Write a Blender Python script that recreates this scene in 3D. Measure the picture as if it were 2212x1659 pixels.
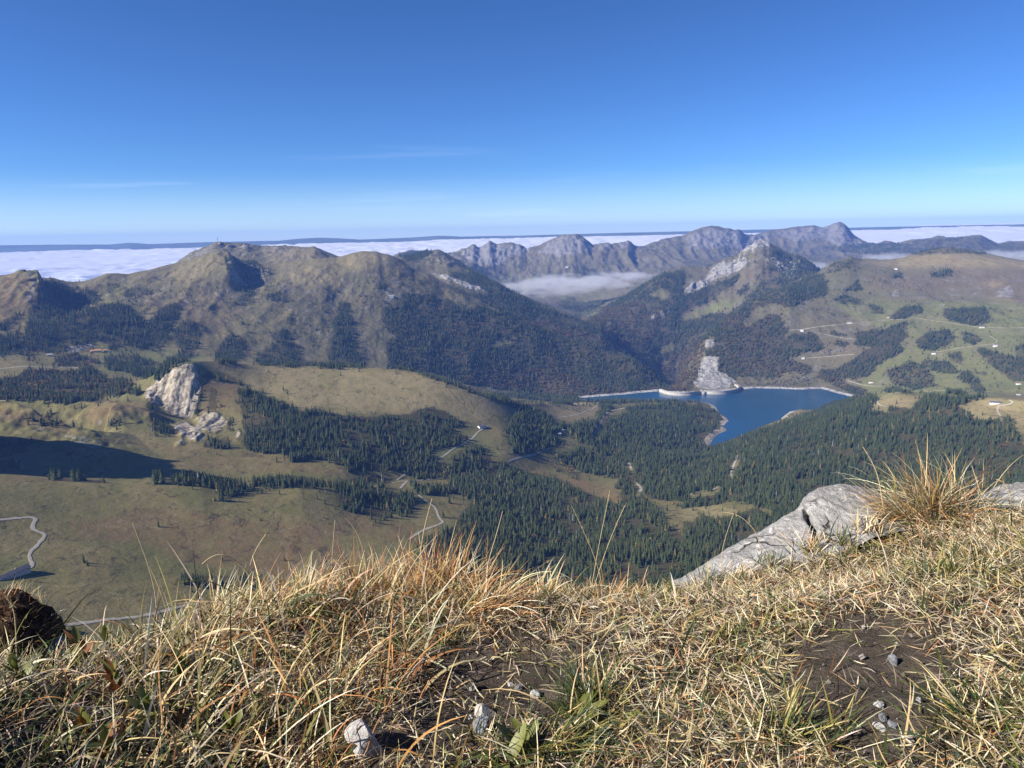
import bpy, math, random
import numpy as np
from mathutils import Vector, Matrix

R = math.radians
rng = np.random.default_rng(7)
random.seed(7)
scene = bpy.context.scene
for o in list(bpy.data.objects):
    bpy.data.objects.remove(o)
col = scene.collection

# ------------------------------------------------------------------ camera, sky, sun
F = 760.0
PITCH, ROLL = R(11.24), R(1.165)
cam_d = bpy.data.cameras.new('camera')
cam = bpy.data.objects.new('camera', cam_d)
col.objects.link(cam)
cam_d.sensor_width = 36.0
cam_d.lens = 36.0 * F / 1024.0
cam_d.clip_start = 0.02
cam_d.clip_end = 400000.0
MROT = Matrix.Rotation(R(90) - PITCH, 4, 'X') @ Matrix.Rotation(-ROLL, 4, 'Z')
cam.matrix_world = MROT
scene.camera = cam

SUN_AZ, SUN_EL = R(-109), R(33.5)          # azimuth clockwise from the view direction
world = bpy.data.worlds.new('World')
scene.world = world
world.use_nodes = True
wn = world.node_tree
wn.nodes.clear()
w_out = wn.nodes.new('ShaderNodeOutputWorld')
w_bg = wn.nodes.new('ShaderNodeBackground')
w_sky = wn.nodes.new('ShaderNodeTexSky')
w_sky.sky_type = 'NISHITA'
w_sky.sun_disc = False
w_sky.sun_elevation = SUN_EL
w_sky.sun_rotation = SUN_AZ % (2 * math.pi)
w_sky.altitude = 2100
w_sky.air_density = 0.9
w_sky.dust_density = 0.8
w_sky.ozone_density = 10.0
w_bg.inputs['Strength'].default_value = 0.054
w_gam = wn.nodes.new('ShaderNodeGamma')          # deep, clear mountain blue
w_gam.inputs[1].default_value = 1.2
wn.links.new(w_sky.outputs[0], w_gam.inputs[0])
w_tc = wn.nodes.new('ShaderNodeTexCoord')
w_mp = wn.nodes.new('ShaderNodeMapping'); w_mp.inputs['Scale'].default_value = (3.2, 3.2, 60)
w_nz = wn.nodes.new('ShaderNodeTexNoise'); w_nz.inputs['Scale'].default_value = 1.0; w_nz.inputs['Detail'].default_value = 5
w_r = wn.nodes.new('ShaderNodeMapRange'); w_r.interpolation_type = 'SMOOTHSTEP'; w_r.inputs[1].default_value = .58; w_r.inputs[2].default_value = .8; w_r.inputs[4].default_value = .09
w_sp = wn.nodes.new('ShaderNodeSeparateXYZ'); w_b1 = wn.nodes.new('ShaderNodeMapRange'); w_b1.interpolation_type = 'SMOOTHSTEP'; w_b1.inputs[1].default_value = .16; w_b1.inputs[2].default_value = .06
w_mu = wn.nodes.new('ShaderNodeMath'); w_mu.operation = 'MULTIPLY'
w_b2 = wn.nodes.new('ShaderNodeMapRange'); w_b2.interpolation_type = 'SMOOTHSTEP'; w_b2.inputs[1].default_value = .085; w_b2.inputs[2].default_value = -.02; w_b2.inputs[4].default_value = .34
w_ad = wn.nodes.new('ShaderNodeMath'); w_ad.operation = 'ADD'
w_mx = wn.nodes.new('ShaderNodeMix'); w_mx.data_type = 'RGBA'; w_mx.inputs[7].default_value = (12.5, 14, 15, 1)   # thin cirrus low down, plus pale horizon haze mixed into the sky colour
for a_, b_ in ((w_tc.outputs['Generated'], w_mp.inputs[0]), (w_mp.outputs[0], w_nz.inputs['Vector']), (w_nz.outputs[0], w_r.inputs[0]), (w_tc.outputs['Generated'], w_sp.inputs[0]), (w_sp.outputs[2], w_b1.inputs[0]), (w_r.outputs[0], w_mu.inputs[0]), (w_b1.outputs[0], w_mu.inputs[1]), (w_sp.outputs[2], w_b2.inputs[0]), (w_mu.outputs[0], w_ad.inputs[0]), (w_b2.outputs[0], w_ad.inputs[1]), (w_ad.outputs[0], w_mx.inputs[0]), (w_gam.outputs[0], w_mx.inputs[6]), (w_mx.outputs[2], w_bg.inputs[0])):
    wn.links.new(a_, b_)
wn.links.new(w_bg.outputs[0], w_out.inputs[0])

sun_d = bpy.data.lights.new('sun', 'SUN')
sun_d.energy = 5.0
sun_d.angle = R(0.53)
sun_d.color = (1.0, 0.94, 0.85)
sun = bpy.data.objects.new('sun', sun_d)
col.objects.link(sun)
sdir = Vector((math.sin(SUN_AZ) * math.cos(SUN_EL), math.cos(SUN_AZ) * math.cos(SUN_EL), math.sin(SUN_EL)))
sun.rotation_euler = sdir.to_track_quat('Z', 'Y').to_euler()

scene.view_settings.view_transform = 'Standard'
scene.view_settings.look = 'None'
scene.view_settings.gamma = 1.0
scene.view_settings.exposure = 0.92
scene.render.engine = 'CYCLES'
cy = scene.cycles
cy.use_denoising = True
cy.max_bounces = 5
cy.diffuse_bounces = 2
cy.glossy_bounces = 2
cy.transmission_bounces = 2
cy.volume_bounces = 1
cy.transparent_max_bounces = 6
cy.caustics_reflective = False
cy.caustics_refractive = False

# ------------------------------------------------------------------ helpers
M3 = np.array(MROT.to_3x3())


def ray(px, py):
    """photo pixel (1024 x 768) -> azimuth, slope (z per metre of plan distance)"""
    px = np.asarray(px, float); py = np.asarray(py, float)
    v = np.stack([(px - 512) / F, -(py - 384) / F, -np.ones_like(px)], -1) @ M3.T
    h = np.hypot(v[..., 0], v[..., 1])
    return np.arctan2(v[..., 0], v[..., 1]), v[..., 2] / h


def project(x, y, z):
    v = np.stack([x, y, z], -1) @ M3
    return 512 + F * v[..., 0] / -v[..., 2], 384 - F * v[..., 1] / -v[..., 2]


def at(px, py, d):
    a, s = ray(px, py)
    return Vector((float(d * np.sin(a)), float(d * np.cos(a)), float(s * d)))


def _hash(ix, iy, seed):
    h = (ix.astype(np.int64) * 374761393 + iy.astype(np.int64) * 668265263 + seed * 974634777) & 0xFFFFFFFF
    h = ((h ^ (h >> 13)) * 1274126177) & 0xFFFFFFFF
    return ((h ^ (h >> 16)) & 0xFFFF) / 65535.0


def vnoise(x, y, seed=0):
    x = np.asarray(x, float); y = np.asarray(y, float)
    ix = np.floor(x); iy = np.floor(y)
    fx = x - ix; fy = y - iy
    ux = fx * fx * fx * (fx * (fx * 6 - 15) + 10); uy = fy * fy * fy * (fy * (fy * 6 - 15) + 10)
    a = _hash(ix, iy, seed); b = _hash(ix + 1, iy, seed)
    c = _hash(ix, iy + 1, seed); d = _hash(ix + 1, iy + 1, seed)
    return (a + (b - a) * ux) * (1 - uy) + (c + (d - c) * ux) * uy


def fbm(x, y, wl, octv=4, seed=0, gain=.5):
    s = 0; a = 1; t = 0
    for k in range(octv):
        c, q = math.cos(k * 1.1), math.sin(k * 1.1)
        s = s + a * (vnoise((x * c - y * q) / wl, (x * q + y * c) / wl, seed + k) * 2 - 1)
        t += a; a *= gain; wl *= .5
    return s / t


def ridged(x, y, wl, octv=4, seed=0, gain=.5):
    s = 0; a = 1; t = 0
    for k in range(octv):
        c, q = math.cos(k * 1.3), math.sin(k * 1.3)
        n = vnoise((x * c - y * q) / wl, (x * q + y * c) / wl, seed + k) * 2 - 1
        s = s + a * (1 - 2 * np.abs(n)); t += a; a *= gain; wl *= .5
    return s / t


def tag(o, label=None, cat=None, group=None, kind=None):
    if label: o['label'] = label
    if cat: o['category'] = cat
    if group: o['group'] = group
    if kind: o['kind'] = kind
    return o


def link(o, parent=None):
    col.objects.link(o)
    if parent: o.parent = parent
    return o


def empty(name, loc, rz=0):
    o = bpy.data.objects.new(name, None)
    o.empty_display_size = .1
    o.location = loc; o.rotation_euler = (0, 0, rz)
    return link(o)


def np_mesh(name, verts, faces, mat=None, smooth=True, attrs=None, mats=None, mat_idx=None):
    """verts (n,3), faces (m,k) arrays"""
    me = bpy.data.meshes.new(name)
    verts = np.asarray(verts, np.float32); faces = np.asarray(faces, np.int32)
    n, (m, k) = len(verts), faces.shape
    me.vertices.add(n); me.vertices.foreach_set('co', verts.ravel())
    me.loops.add(m * k); me.loops.foreach_set('vertex_index', faces.ravel())
    me.polygons.add(m)
    me.polygons.foreach_set('loop_start', np.arange(0, m * k, k, dtype=np.int32))
    if mat_idx is not None: me.polygons.foreach_set('material_index', np.asarray(mat_idx, np.int32))
    me.polygons.foreach_set('use_smooth', np.full(m, smooth))
    for nm, arr in (attrs or {}).items():
        arr = np.asarray(arr, np.float32)
        if arr.ndim == 1:
            a = me.attributes.new(nm, 'FLOAT', 'POINT'); a.data.foreach_set('value', arr)
        else:
            if arr.shape[1] == 3: arr = np.concatenate([arr, np.ones((n, 1), np.float32)], 1)
            a = me.attributes.new(nm, 'FLOAT_COLOR', 'POINT'); a.data.foreach_set('color', arr.ravel())
    for m_ in (mats or ([mat] if mat else [])): me.materials.append(m_)
    me.update(calc_edges=True)
    return me


def py_mesh(name, verts, faces, mat=None, smooth=False):
    me = bpy.data.meshes.new(name)
    me.from_pydata([tuple(v) for v in verts], [], faces)
    if mat: me.materials.append(mat)
    if smooth: me.polygons.foreach_set('use_smooth', [True] * len(me.polygons))
    me.update()
    return me


def grid_faces(nr, nc):
    i = np.arange(nr - 1)[:, None] * nc + np.arange(nc - 1)[None]
    return np.stack([i, i + 1, i + nc + 1, i + nc], -1).reshape(-1, 4)


class NT:
    """small node-tree builder"""
    def __init__(s, name):
        s.m = bpy.data.materials.new(name); s.m.use_nodes = True
        s.t = s.m.node_tree; s.t.nodes.clear()
        s.out = s.t.nodes.new('ShaderNodeOutputMaterial')

    def n(s, typ, **kw):
        nd = s.t.nodes.new('ShaderNode' + typ)
        for k, v in kw.items():
            if k in nd.inputs: s.set(nd.inputs[k], v)
            else: setattr(nd, k, v)
        return nd

    def set(s, sock, v):
        if isinstance(v, bpy.types.NodeSocket): s.t.links.new(v, sock)
        else:
            if isinstance(v, tuple) and len(v) == 3 and sock.type == 'RGBA': v = (*v, 1)
            sock.default_value = v

    def math(s, op, a, b=0.0, clamp=False):
        nd = s.t.nodes.new('ShaderNodeMath'); nd.operation = op; nd.use_clamp = clamp
        s.set(nd.inputs[0], a); s.set(nd.inputs[1], b)
        return nd.outputs[0]

    def mix(s, f, a, b, mode='MIX'):
        nd = s.t.nodes.new('ShaderNodeMix'); nd.data_type = 'RGBA'; nd.blend_type = mode
        s.set(nd.inputs[0], f); s.set(nd.inputs[6], a); s.set(nd.inputs[7], b)
        return nd.outputs[2]

    def noise(s, vec, scale, detail=4, rough=.55, dist=0.0):
        nd = s.n('TexNoise', Scale=scale, Detail=detail, Roughness=rough, Distortion=dist)
        if vec is not None: s.set(nd.inputs['Vector'], vec)
        return nd.outputs[0]

    def ramp(s, f, lo, hi):
        nd = s.t.nodes.new('ShaderNodeMapRange'); nd.interpolation_type = 'SMOOTHSTEP'
        s.set(nd.inputs[0], f); nd.inputs[1].default_value = lo; nd.inputs[2].default_value = hi
        return nd.outputs[0]

    def mapping(s, vec, scale=(1, 1, 1), rot=(0, 0, 0)):
        nd = s.n('Mapping'); s.set(nd.inputs['Vector'], vec)
        nd.inputs['Scale'].default_value = scale; nd.inputs['Rotation'].default_value = rot
        return nd.outputs[0]

    def attr(s, name):
        return s.n('Attribute', attribute_name=name)

    def surf(s, color, rough=.9, spec=.2, normal=None, transl=0.0):
        b = s.n('BsdfPrincipled')
        s.set(b.inputs['Base Color'], color); s.set(b.inputs['Roughness'], rough)
        s.set(b.inputs['Specular IOR Level'], spec)
        if normal is not None: s.set(b.inputs['Normal'], normal)
        o = b.outputs[0]
        if transl:
            t = s.n('BsdfTranslucent'); s.set(t.inputs[0], color)
            mx = s.n('MixShader'); mx.inputs[0].default_value = transl
            s.set(mx.inputs[1], o); s.set(mx.inputs[2], t.outputs[0]); o = mx.outputs[0]
        s.t.links.new(o, s.out.inputs[0])
        return s.m

    def bump(s, h, dist, strength=1.0):
        b = s.n('Bump'); b.inputs['Strength'].default_value = strength
        b.inputs['Distance'].default_value = dist
        s.set(b.inputs['Height'], h)
        return b.outputs[0]


def plain(name, c, rough=.8, var=.25, scale=8.0, spec=.2):
    t = NT(name)
    g = t.n('TexCoord').outputs['Object']
    n = t.noise(g, scale, 5)
    c2 = tuple(x * (1 - var) for x in c); c1 = tuple(min(1, x * (1 + var)) for x in c)
    return t.surf(t.mix(t.ramp(n, .3, .7), c2, c1), rough, spec)


# ------------------------------------------------------------------ photo regions traced for the land cover
# each region is a window of the photograph: (scale, x0, y0) to 1024 x 768 photo pixels
S_ = 0.15431
REG = {1: (S_, 0, 215.9), 2: (S_, 341.33, 215.9), 3: (S_, 682.67, 215.9),
       4: (S_, 0, 342.86), 5: (S_, 341.33, 342.86), 6: (S_, 682.67, 342.86),
       7: (S_, 0, 533.33), 8: (S_, 341.33, 533.33), 9: (0.17204, 682.67, 482.54),
       'D': (0.09185, 650.16, 365.7), 0: (1, 0, 0)}


def P(reg, pts):
    s, x0, y0 = REG[reg]
    return [(x * s + x0, y * s + y0) for x, y in pts]


# ------------------------------------------------------------------ terrain: lofted from feature lines (px, py, plan distance)
LINES = [
 # 0 just under the summit rim
 [(-260, 1150, 14), (512, 1150, 14), (1290, 1150, 14)],
 # 1
 [(-260, 640, 1100), (0, 640, 1100), (300, 640, 1110), (512, 640, 1090), (700, 640, 1080), (1290, 640, 1080)],
 # 2
 [(-260, 545, 1420), (0, 545, 1420), (150, 540, 1450), (300, 545, 1450), (450, 545, 1530), (560, 540, 1700), (700, 540, 1720), (850, 540, 1650), (1024, 540, 1650), (1290, 540, 1650)],
 # 3 crest of the near brown meadow
 [(-260, 470, 1720), (0, 475.6, 1720), (60, 481, 1700), (117, 485, 1680), (146, 482.5, 1690), (177, 481, 1700), (200, 481.8, 1700), (216, 488, 1680), (247, 487, 1700), (278, 485.6, 1720), (301, 485, 1720), (324, 489, 1720), (400, 492, 1850), (500, 490, 2050), (600, 487, 2250), (700, 480, 2400), (850, 478, 2250), (1024, 470, 2250), (1290, 470, 2250)],
 # 4
 [(-260, 469, 1850), (0, 474, 1850), (117, 481, 1830), (177, 479.5, 1830), (216, 484, 1830), (278, 484, 1850), (324, 487, 1850), (400, 480, 2000), (500, 475, 2200), (600, 465, 2550), (700, 462, 2720), (850, 455, 2500), (1024, 445, 2550), (1290, 445, 2550)],
 # 5 foot of the grassy hill
 [(-260, 450, 2080), (0, 449, 2080), (90, 450, 2050), (176, 445, 2080), (241, 445, 2080), (293, 455, 2020), (341, 462, 2000), (403, 466, 2080), (508, 455, 2330), (580, 448, 2650), (640, 446, 3000), (680, 449, 3180), (706, 449, 3260), (730, 444, 3150), (760, 435, 3130), (800, 424, 3180), (850, 420, 3000), (1024, 420, 2850), (1290, 420, 2850)],
 # 6 rock band crest on the left, cliff foot
 [(-260, 402, 2480), (0, 401.5, 2480), (92, 402, 2450), (123, 403, 2440), (148, 402, 2440), (165, 411, 2425), (185, 418, 2410), (200, 418, 2390), (225, 420, 2330), (260, 412, 2350), (300, 418, 2300), (341, 425, 2280), (403, 430, 2330), (508, 432, 2500), (580, 425, 3000), (640, 420, 3480), (685, 423, 3560), (700, 424, 3650), (714, 425, 3670), (724, 424.5, 3710), (732, 424, 3740), (760, 419, 3900), (780, 415, 3980), (795, 414, 3900), (815, 415, 3800), (840, 411, 3450), (860, 408, 3250), (940, 403, 3050), (1024, 412, 2950), (1290, 412, 2950)],
 # 7 crest of the grassy hill / peninsula / right knolls
 [(-260, 398, 2700), (0, 397, 2700), (92, 398, 2700), (111, 396, 2700), (123, 385.5, 2680), (147, 379, 2640), (160, 372, 2590), (170, 366, 2560), (182, 363, 2550), (191, 361.7, 2560), (216, 361, 2650), (262, 366, 2750), (308, 366, 2800), (341, 367.6, 2800), (372, 368, 2800), (403, 370, 2800), (426, 375, 2760), (455, 383.8, 2740), (480, 393, 2740), (495, 399, 2760), (516, 404, 2880), (557, 404.5, 3330), (588, 405, 3640), (619, 402.5, 3930), (665, 402, 4000), (683, 401, 4030), (698, 402, 4060), (707, 404, 4085), (715, 406, 4100), (728, 408, 4150), (740, 407, 4180), (775, 408, 4200), (790, 412, 4020), (801, 410.5, 4030), (812, 411.5, 4020), (830, 408, 3950), (850, 402, 3700), (865, 397.5, 3480), (894, 392, 3350), (920, 394, 3350), (945, 393, 3300), (979, 398, 3100), (1000, 398.5, 3050), (1024, 401, 3000), (1290, 408, 3000)],
 # 8 hidden valley behind
 [(-260, 380, 3100), (0, 380, 3100), (100, 380, 3100), (150, 385, 3050), (216, 380, 3200), (308, 385, 3300), (403, 388, 3500), (455, 396, 3700), (516, 409, 3750), (557, 409, 3950), (588, 408, 4100), (619, 405, 4180), (700, 403, 4230), (740, 402, 4340), (760, 398, 4440), (815, 401, 4450), (850, 402, 4300), (865, 400, 3950), (894, 397, 3700), (945, 397, 3800), (1024, 404, 3500), (1290, 404, 3500)],
 # 9 foot of the mountains, lake shore
 [(-260, 352, 3700), (0, 352, 3700), (100, 352, 3750), (200, 355, 3800), (300, 362, 3850), (403, 372, 3950), (480, 388, 4150), (540, 395, 4300), (580, 397.2, 4269), (620, 394, 4361), (660, 389.5, 4500), (700, 388.5, 4560), (750, 386, 4690), (790, 387, 4712), (820, 387.3, 4745), (845, 390.5, 4690), (860, 395.5, 4570), (900, 393, 4560), (945, 392, 4500), (985, 392, 4400), (1024, 394, 4350), (1290, 394, 4350)],
 # 10 lower slopes
 [(-260, 315, 4150), (0, 315, 4150), (100, 318, 4150), (200, 312, 4300), (300, 315, 4300), (403, 330, 4350), (480, 350, 4400), (540, 365, 4480), (600, 378, 4520), (640, 384, 4540), (662, 387, 4580), (678, 385, 4700), (692, 373, 4800), (705, 357, 4890), (730, 349, 4980), (780, 343, 5080), (850, 341, 5150), (940, 337, 5150), (1024, 336, 5120), (1290, 336, 5120)],
 # 11 crest of the left mountain, spur of the right mountain
 [(-260, 268, 4900), (-60, 272, 4900), (0, 276, 4900), (17, 273, 4900), (37, 277.6, 4920), (51, 278, 4950), (66, 281, 5000), (80, 282.5, 5000), (95, 278, 5000), (106, 274, 5000), (128, 275, 5000), (145, 271, 5050), (156, 268, 5100), (182, 262, 5150), (200, 256, 5150), (216, 252.5, 5150), (224, 252, 5150), (232, 256, 5120), (241, 260.7, 5100), (262, 264.5, 5050), (275, 265, 5050), (293, 262, 5050), (318, 259, 5050), (338, 257.6, 5050), (350, 254, 5030), (363, 251.7, 5000), (377, 251.7, 5000), (382, 254.3, 5000), (388, 254.5, 5000), (395, 257.6, 5000), (403, 262, 4980), (415, 270.7, 4950), (428, 274, 4930), (440, 281.5, 4900), (462, 289, 4850), (470, 295, 4840), (495, 308.5, 4800), (525, 322, 4770), (557, 336, 4740), (597, 348, 4720), (634, 361, 4700), (657, 373.5, 4690), (667, 383, 4700), (676, 389, 4790), (683, 375, 4920), (692, 357, 5030), (701, 341, 5130), (713, 329, 5260), (729, 317, 5350), (744, 304, 5500), (770, 293, 5650), (791, 288, 5750), (806, 294, 5700), (850, 295, 5800), (940, 295, 5900), (1024, 295, 5800), (1290, 295, 5800)],
 # 12 dip behind the left mountain, crest of the right mountain
 [(-260, 280, 5400), (-60, 282, 5400), (0, 284, 5400), (80, 290, 5450), (128, 283, 5500), (180, 269, 5500), (216, 262, 5500), (245, 266, 5450), (262, 266, 5450), (290, 266, 5450), (338, 264, 5450), (377, 262, 5450), (395, 264, 5350), (415, 277, 5300), (440, 288, 5250), (468, 301, 5200), (495, 314, 5150), (525, 328, 5100), (557, 342, 5050), (597, 356, 5000), (634, 369, 5000), (667, 390, 5050), (676, 392, 5100), (692, 370, 5200), (713, 340, 5400), (744, 313, 5700), (770, 296, 5900), (791, 284, 6050), (806, 277.6, 6200), (818, 272.5, 6300), (829, 265, 6400), (837, 260.6, 6450), (851, 256.8, 6500), (860, 259.5, 6550), (880, 260.6, 6600), (899, 260, 6700), (911, 256, 6800), (930, 250.6, 6900), (948, 247.5, 7000), (968, 250, 7000), (991, 255, 6900), (1022, 260.6, 6800), (1100, 266, 6700), (1290, 268, 6700)],
 # 13 rocky summit on the left, ridge with the white rock band
 [(-260, 290, 6000), (100, 290, 6000), (160, 275, 6150), (176, 265, 6200), (190, 254, 6250), (197, 251, 6270), (205, 247.5, 6300), (217, 242.3, 6300), (229, 243.7, 6350), (245, 243.7, 6350), (262, 246.8, 6400), (282, 246, 6400), (300, 247, 6400), (315, 246.8, 6400), (324, 251, 6400), (339, 256.8, 6350), (360, 262, 6200), (395, 259, 6000), (410, 262.5, 5950), (434, 268.4, 5900), (448, 268.4, 5900), (474, 275, 5850), (495, 281.5, 5800), (511, 290, 5750), (534, 302, 5700), (557, 311.6, 5650), (582, 321, 5600), (600.6, 328.6, 5550), (610, 337.8, 5500), (616, 345, 5480), (640, 364, 5450), (660, 385, 5450), (676, 388, 5500), (692, 366, 5650), (720, 336, 5850), (760, 310, 6150), (800, 290, 6450), (819, 282, 6600), (850, 268, 6900), (948, 258, 7500), (1024, 270, 7300), (1290, 275, 7300)],
 # 14 grassy peak, rocky peak
 [(-260, 293, 7000), (100, 293, 7000), (170, 275, 7000), (217, 252, 7000), (300, 254, 7000), (340, 263, 7000), (375, 264, 7000), (395, 260, 7000), (415, 255, 7000), (427, 251.5, 7000), (438, 249.3, 7000), (444, 252, 7000), (449, 255, 7000), (459, 261, 7000), (470, 269, 7000), (495, 290, 7000), (511, 300, 7000), (534, 308, 7000), (557, 314, 7100), (582, 320, 7200), (600, 312, 7000), (616, 303, 6900), (633, 292, 6900), (650, 281, 6900), (665, 272, 7000), (681, 268, 7100), (709, 267, 7300), (723, 260, 7350), (737, 256, 7400), (744.4, 248.5, 7450), (755, 242, 7500), (763, 241, 7500), (767.6, 243.7, 7500), (778, 246.8, 7550), (785, 252, 7570), (791, 255, 7600), (800, 256.5, 7650), (811, 262.5, 7700), (819, 271, 7700), (835, 280, 7800), (900, 275, 8000), (1024, 277, 8000), (1290, 277, 8000)],
 # 15 fog valley
 [(-260, 292, 9000), (100, 292, 9000), (217, 262, 9000), (340, 266, 9000), (395, 268, 9000), (438, 272, 9000), (470, 276, 9000), (500, 292, 8800), (534, 300, 8800), (560, 301, 8800), (582, 303, 8800), (616, 298, 8800), (650, 288, 8800), (680, 276, 9000), (709, 273, 9000), (763, 264, 9000), (819, 270, 9000), (900, 268, 9500), (1024, 268, 9500), (1290, 268, 9500)],
 # 16
 [(-260, 290, 9800), (100, 290, 9800), (217, 260, 9800), (340, 262, 9800), (395, 261, 9800), (438, 263, 9800), (465, 266, 9800), (480, 270, 9800), (500, 279, 9700), (520, 282, 9700), (560, 282, 9700), (616, 276, 9800), (650, 268, 10000), (683, 262, 10500), (740, 258, 11300), (800, 257, 11800), (850, 258, 11800), (880, 256, 11500), (940, 252, 11500), (1024, 256, 11500), (1290, 256, 11500)],
 # 17 far range
 [(-260, 290, 11500), (100, 288, 11500), (217, 262, 11500), (340, 262, 11500), (385, 261, 11500), (395, 256, 11500), (411, 251.6, 11500), (428, 251, 11500), (432, 252, 11500), (440, 257, 11200), (448, 253.7, 11000), (458, 251, 11000), (465, 249, 11000), (469, 246.5, 11000), (473, 244.5, 11000), (478.6, 247.7, 11000), (485, 244, 11000), (489.5, 240.4, 11000), (495.6, 244.6, 11000), (505, 243.5, 11000), (512.6, 243, 11000), (516, 245, 11000), (520, 244.3, 11000), (526.5, 249.3, 11000), (542, 244.5, 11000), (557, 237.5, 11000), (566, 235.5, 11000), (574, 233.4, 11000), (578, 234, 11000), (582, 236.5, 11000), (593, 246, 11000), (603.7, 242.4, 11100), (610, 244.6, 11100), (620, 242.5, 11100), (628, 240.5, 11200), (631, 241.5, 11200), (634.5, 246, 11300), (642, 246.8, 11500), (665, 239, 12200), (676, 236.7, 12400), (683, 236, 12500), (692, 231, 12500), (706, 227.5, 12600), (718, 226.4, 12600), (733.6, 230.6, 12700), (740, 229.6, 12700), (744, 233.6, 12800), (753.7, 236, 13200), (769, 231, 13800), (790.7, 228, 14200), (810.8, 226, 14500), (820, 226.8, 14500), (828, 227, 14500), (838.5, 222.2, 14500), (842, 223, 14500), (846, 225, 14500), (849, 228.5, 14500), (852.4, 234, 14500), (860, 239, 14300), (868, 243, 14000), (877, 243.7, 13500), (883, 241.8, 13000), (898.7, 243.7, 13000), (911, 239.8, 13000), (925, 238.5, 13000), (939, 236.7, 13000), (951, 238.3, 13000), (966, 236.5, 13000), (980.5, 236, 13000), (990, 240.6, 13000), (997.5, 245, 13000), (1011, 242, 13000), (1024, 242, 13000), (1100, 240, 13000), (1290, 246, 13000)],
 # 18 back of the range
 [(-260, 294, 17300), (100, 294, 17300), (300, 290, 17300), (512, 285, 17300), (1290, 275, 17300)],
]
NROWS = [26, 62, 62, 18, 46, 58, 60, 16, 36, 66, 88, 26, 38, 62, 16, 24, 44, 8]
# relief amplitude (m) at the lines and in the middle of each interval
AMP_L = [4, 4, 3, 1.2, 2, 3, 3, 1.2, 2, 3, 10, 3.5, 3.5, 6, 5, 8, 12, 9, 10]
AMP_M = [8, 5, 4, 1.5, 4, 4, 4, 2, 4, 22, 34, 14, 28, 30, 14, 18, 45, 20]
SMOOTH = {0: 8, 1: 8, 2: 8, 3: 4, 4: 6, 5: 6, 6: 3, 7: 2.2, 8: 6, 9: 3, 10: 5, 11: 1.2, 12: 1.5, 13: .7, 14: .7, 15: 5, 16: 4, 17: .6, 18: 8}
NC = 1080
AZ = np.linspace(R(-43), R(43), NC)
DAZ = AZ[1] - AZ[0]


def gauss(a, sg):
    k = int(max(2, sg * 3)); w = np.exp(-.5 * (np.arange(-k, k + 1) / sg) ** 2); w /= w.sum()
    return np.convolve(np.pad(a, k, mode='edge'), w, mode='valid')


def line_arrays(lines, az, smooth=None, sig=6):
    D = []; T = []
    for i, ln in enumerate(lines):
        p = np.array(ln, float)
        a, s = ray(p[:, 0], p[:, 1])
        d = np.interp(az, a, p[:, 2]); t = np.interp(az, a, s)
        d = gauss(d, sig); t = gauss(t, (smooth or {}).get(i, 3))
        D.append(d); T.append(t)
    return np.array(D), np.array(T)


def loft(D, Z, nrows):
    """monotone cubic loft between the lines, column by column"""
    n = len(D)
    h = np.diff(D, axis=0); dl = np.diff(Z, axis=0) / h
    m = np.zeros_like(Z)
    w1 = 2 * h[1:] + h[:-1]; w2 = h[1:] + 2 * h[:-1]
    same = (dl[1:] * dl[:-1]) > 0
    with np.errstate(divide='ignore', invalid='ignore'):
        mm = (w1 + w2) / (w1 / dl[:-1] + w2 / dl[1:])
    m[1:-1] = np.where(same, mm, 0)
    m[0] = dl[0]; m[-1] = dl[-1]
    rd, rz, rp = [], [], []
    for i in range(n - 1):
        ts = np.linspace(0, 1, nrows[i], endpoint=False)
        if i == n - 2: ts = np.append(ts, 1.0)
        for t in ts:
            d = D[i] + h[i] * t
            c = (2 * t ** 3 - 3 * t ** 2 + 1) * Z[i] + (t ** 3 - 2 * t ** 2 + t) * h[i] * m[i] + (-2 * t ** 3 + 3 * t ** 2) * Z[i + 1] + (t ** 3 - t ** 2) * h[i] * m[i + 1]
            l = Z[i] * (1 - t) + Z[i + 1] * t
            rd.append(d); rz.append(.6 * c + .4 * l); rp.append(i + t)
    return np.array(rd), np.array(rz), np.array(rp)


LD, LT = line_arrays(LINES, AZ, SMOOTH)
pxa = 512 + F * np.tan(AZ)
for li, xs_, am_ in ((17, [440, 452, 470, 640, 680, 740, 760, 830, 870, 890], [.2, 1.0, 1.3, 1.3, .7, .8, .6, .8, .5, .25]), (14, [400, 430, 460, 700, 730, 790, 815, 830], [.3, .5, .2, .3, 2.8, 2.8, 1.2, .2]), (13, [150, 185, 340, 400, 470, 600], [.2, .8, .7, .5, .4, .3]), (11, [-60, 0, 130, 230, 300, 400, 480], [.5, .6, .5, .8, .4, .6, .2]), (12, [800, 830, 870], [.2, .7, .1])):
    jit = ridged(AZ * 1000, AZ * 0 + li * 7.3, 16, 5, 240 + li, .62)
    LT[li] += .0011 * np.interp(pxa, xs_, am_) * (jit - .15)
for i in range(1, len(LD)):
    LD[i] = np.maximum(LD[i], LD[i - 1] + 40)
TD, TZ, TP = loft(LD, LD * LT, NROWS)
NRW = len(TD)
TX = TD * np.sin(AZ)[None]; TY = TD * np.cos(AZ)[None]
ip = np.minimum(TP.astype(int), len(LINES) - 2); ft = TP - ip
AL = np.array(AMP_L, float); AM = np.array(AMP_M, float)
amp = AL[ip] * (1 - ft) + AL[ip + 1] * ft + AM[ip] * (4 * ft * (1 - ft)) ** 1.0
wx = TX + 60 * fbm(TX, TY, 400, 2, 50); wy = TY + 60 * fbm(TX, TY, 400, 2, 60)
nz = .62 * ridged(wx, wy, 520, 5, 1, .5) + .5 * fbm(TX, TY, 240, 5, 20, .55)
TZ = TZ + nz * amp[:, None]
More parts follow.
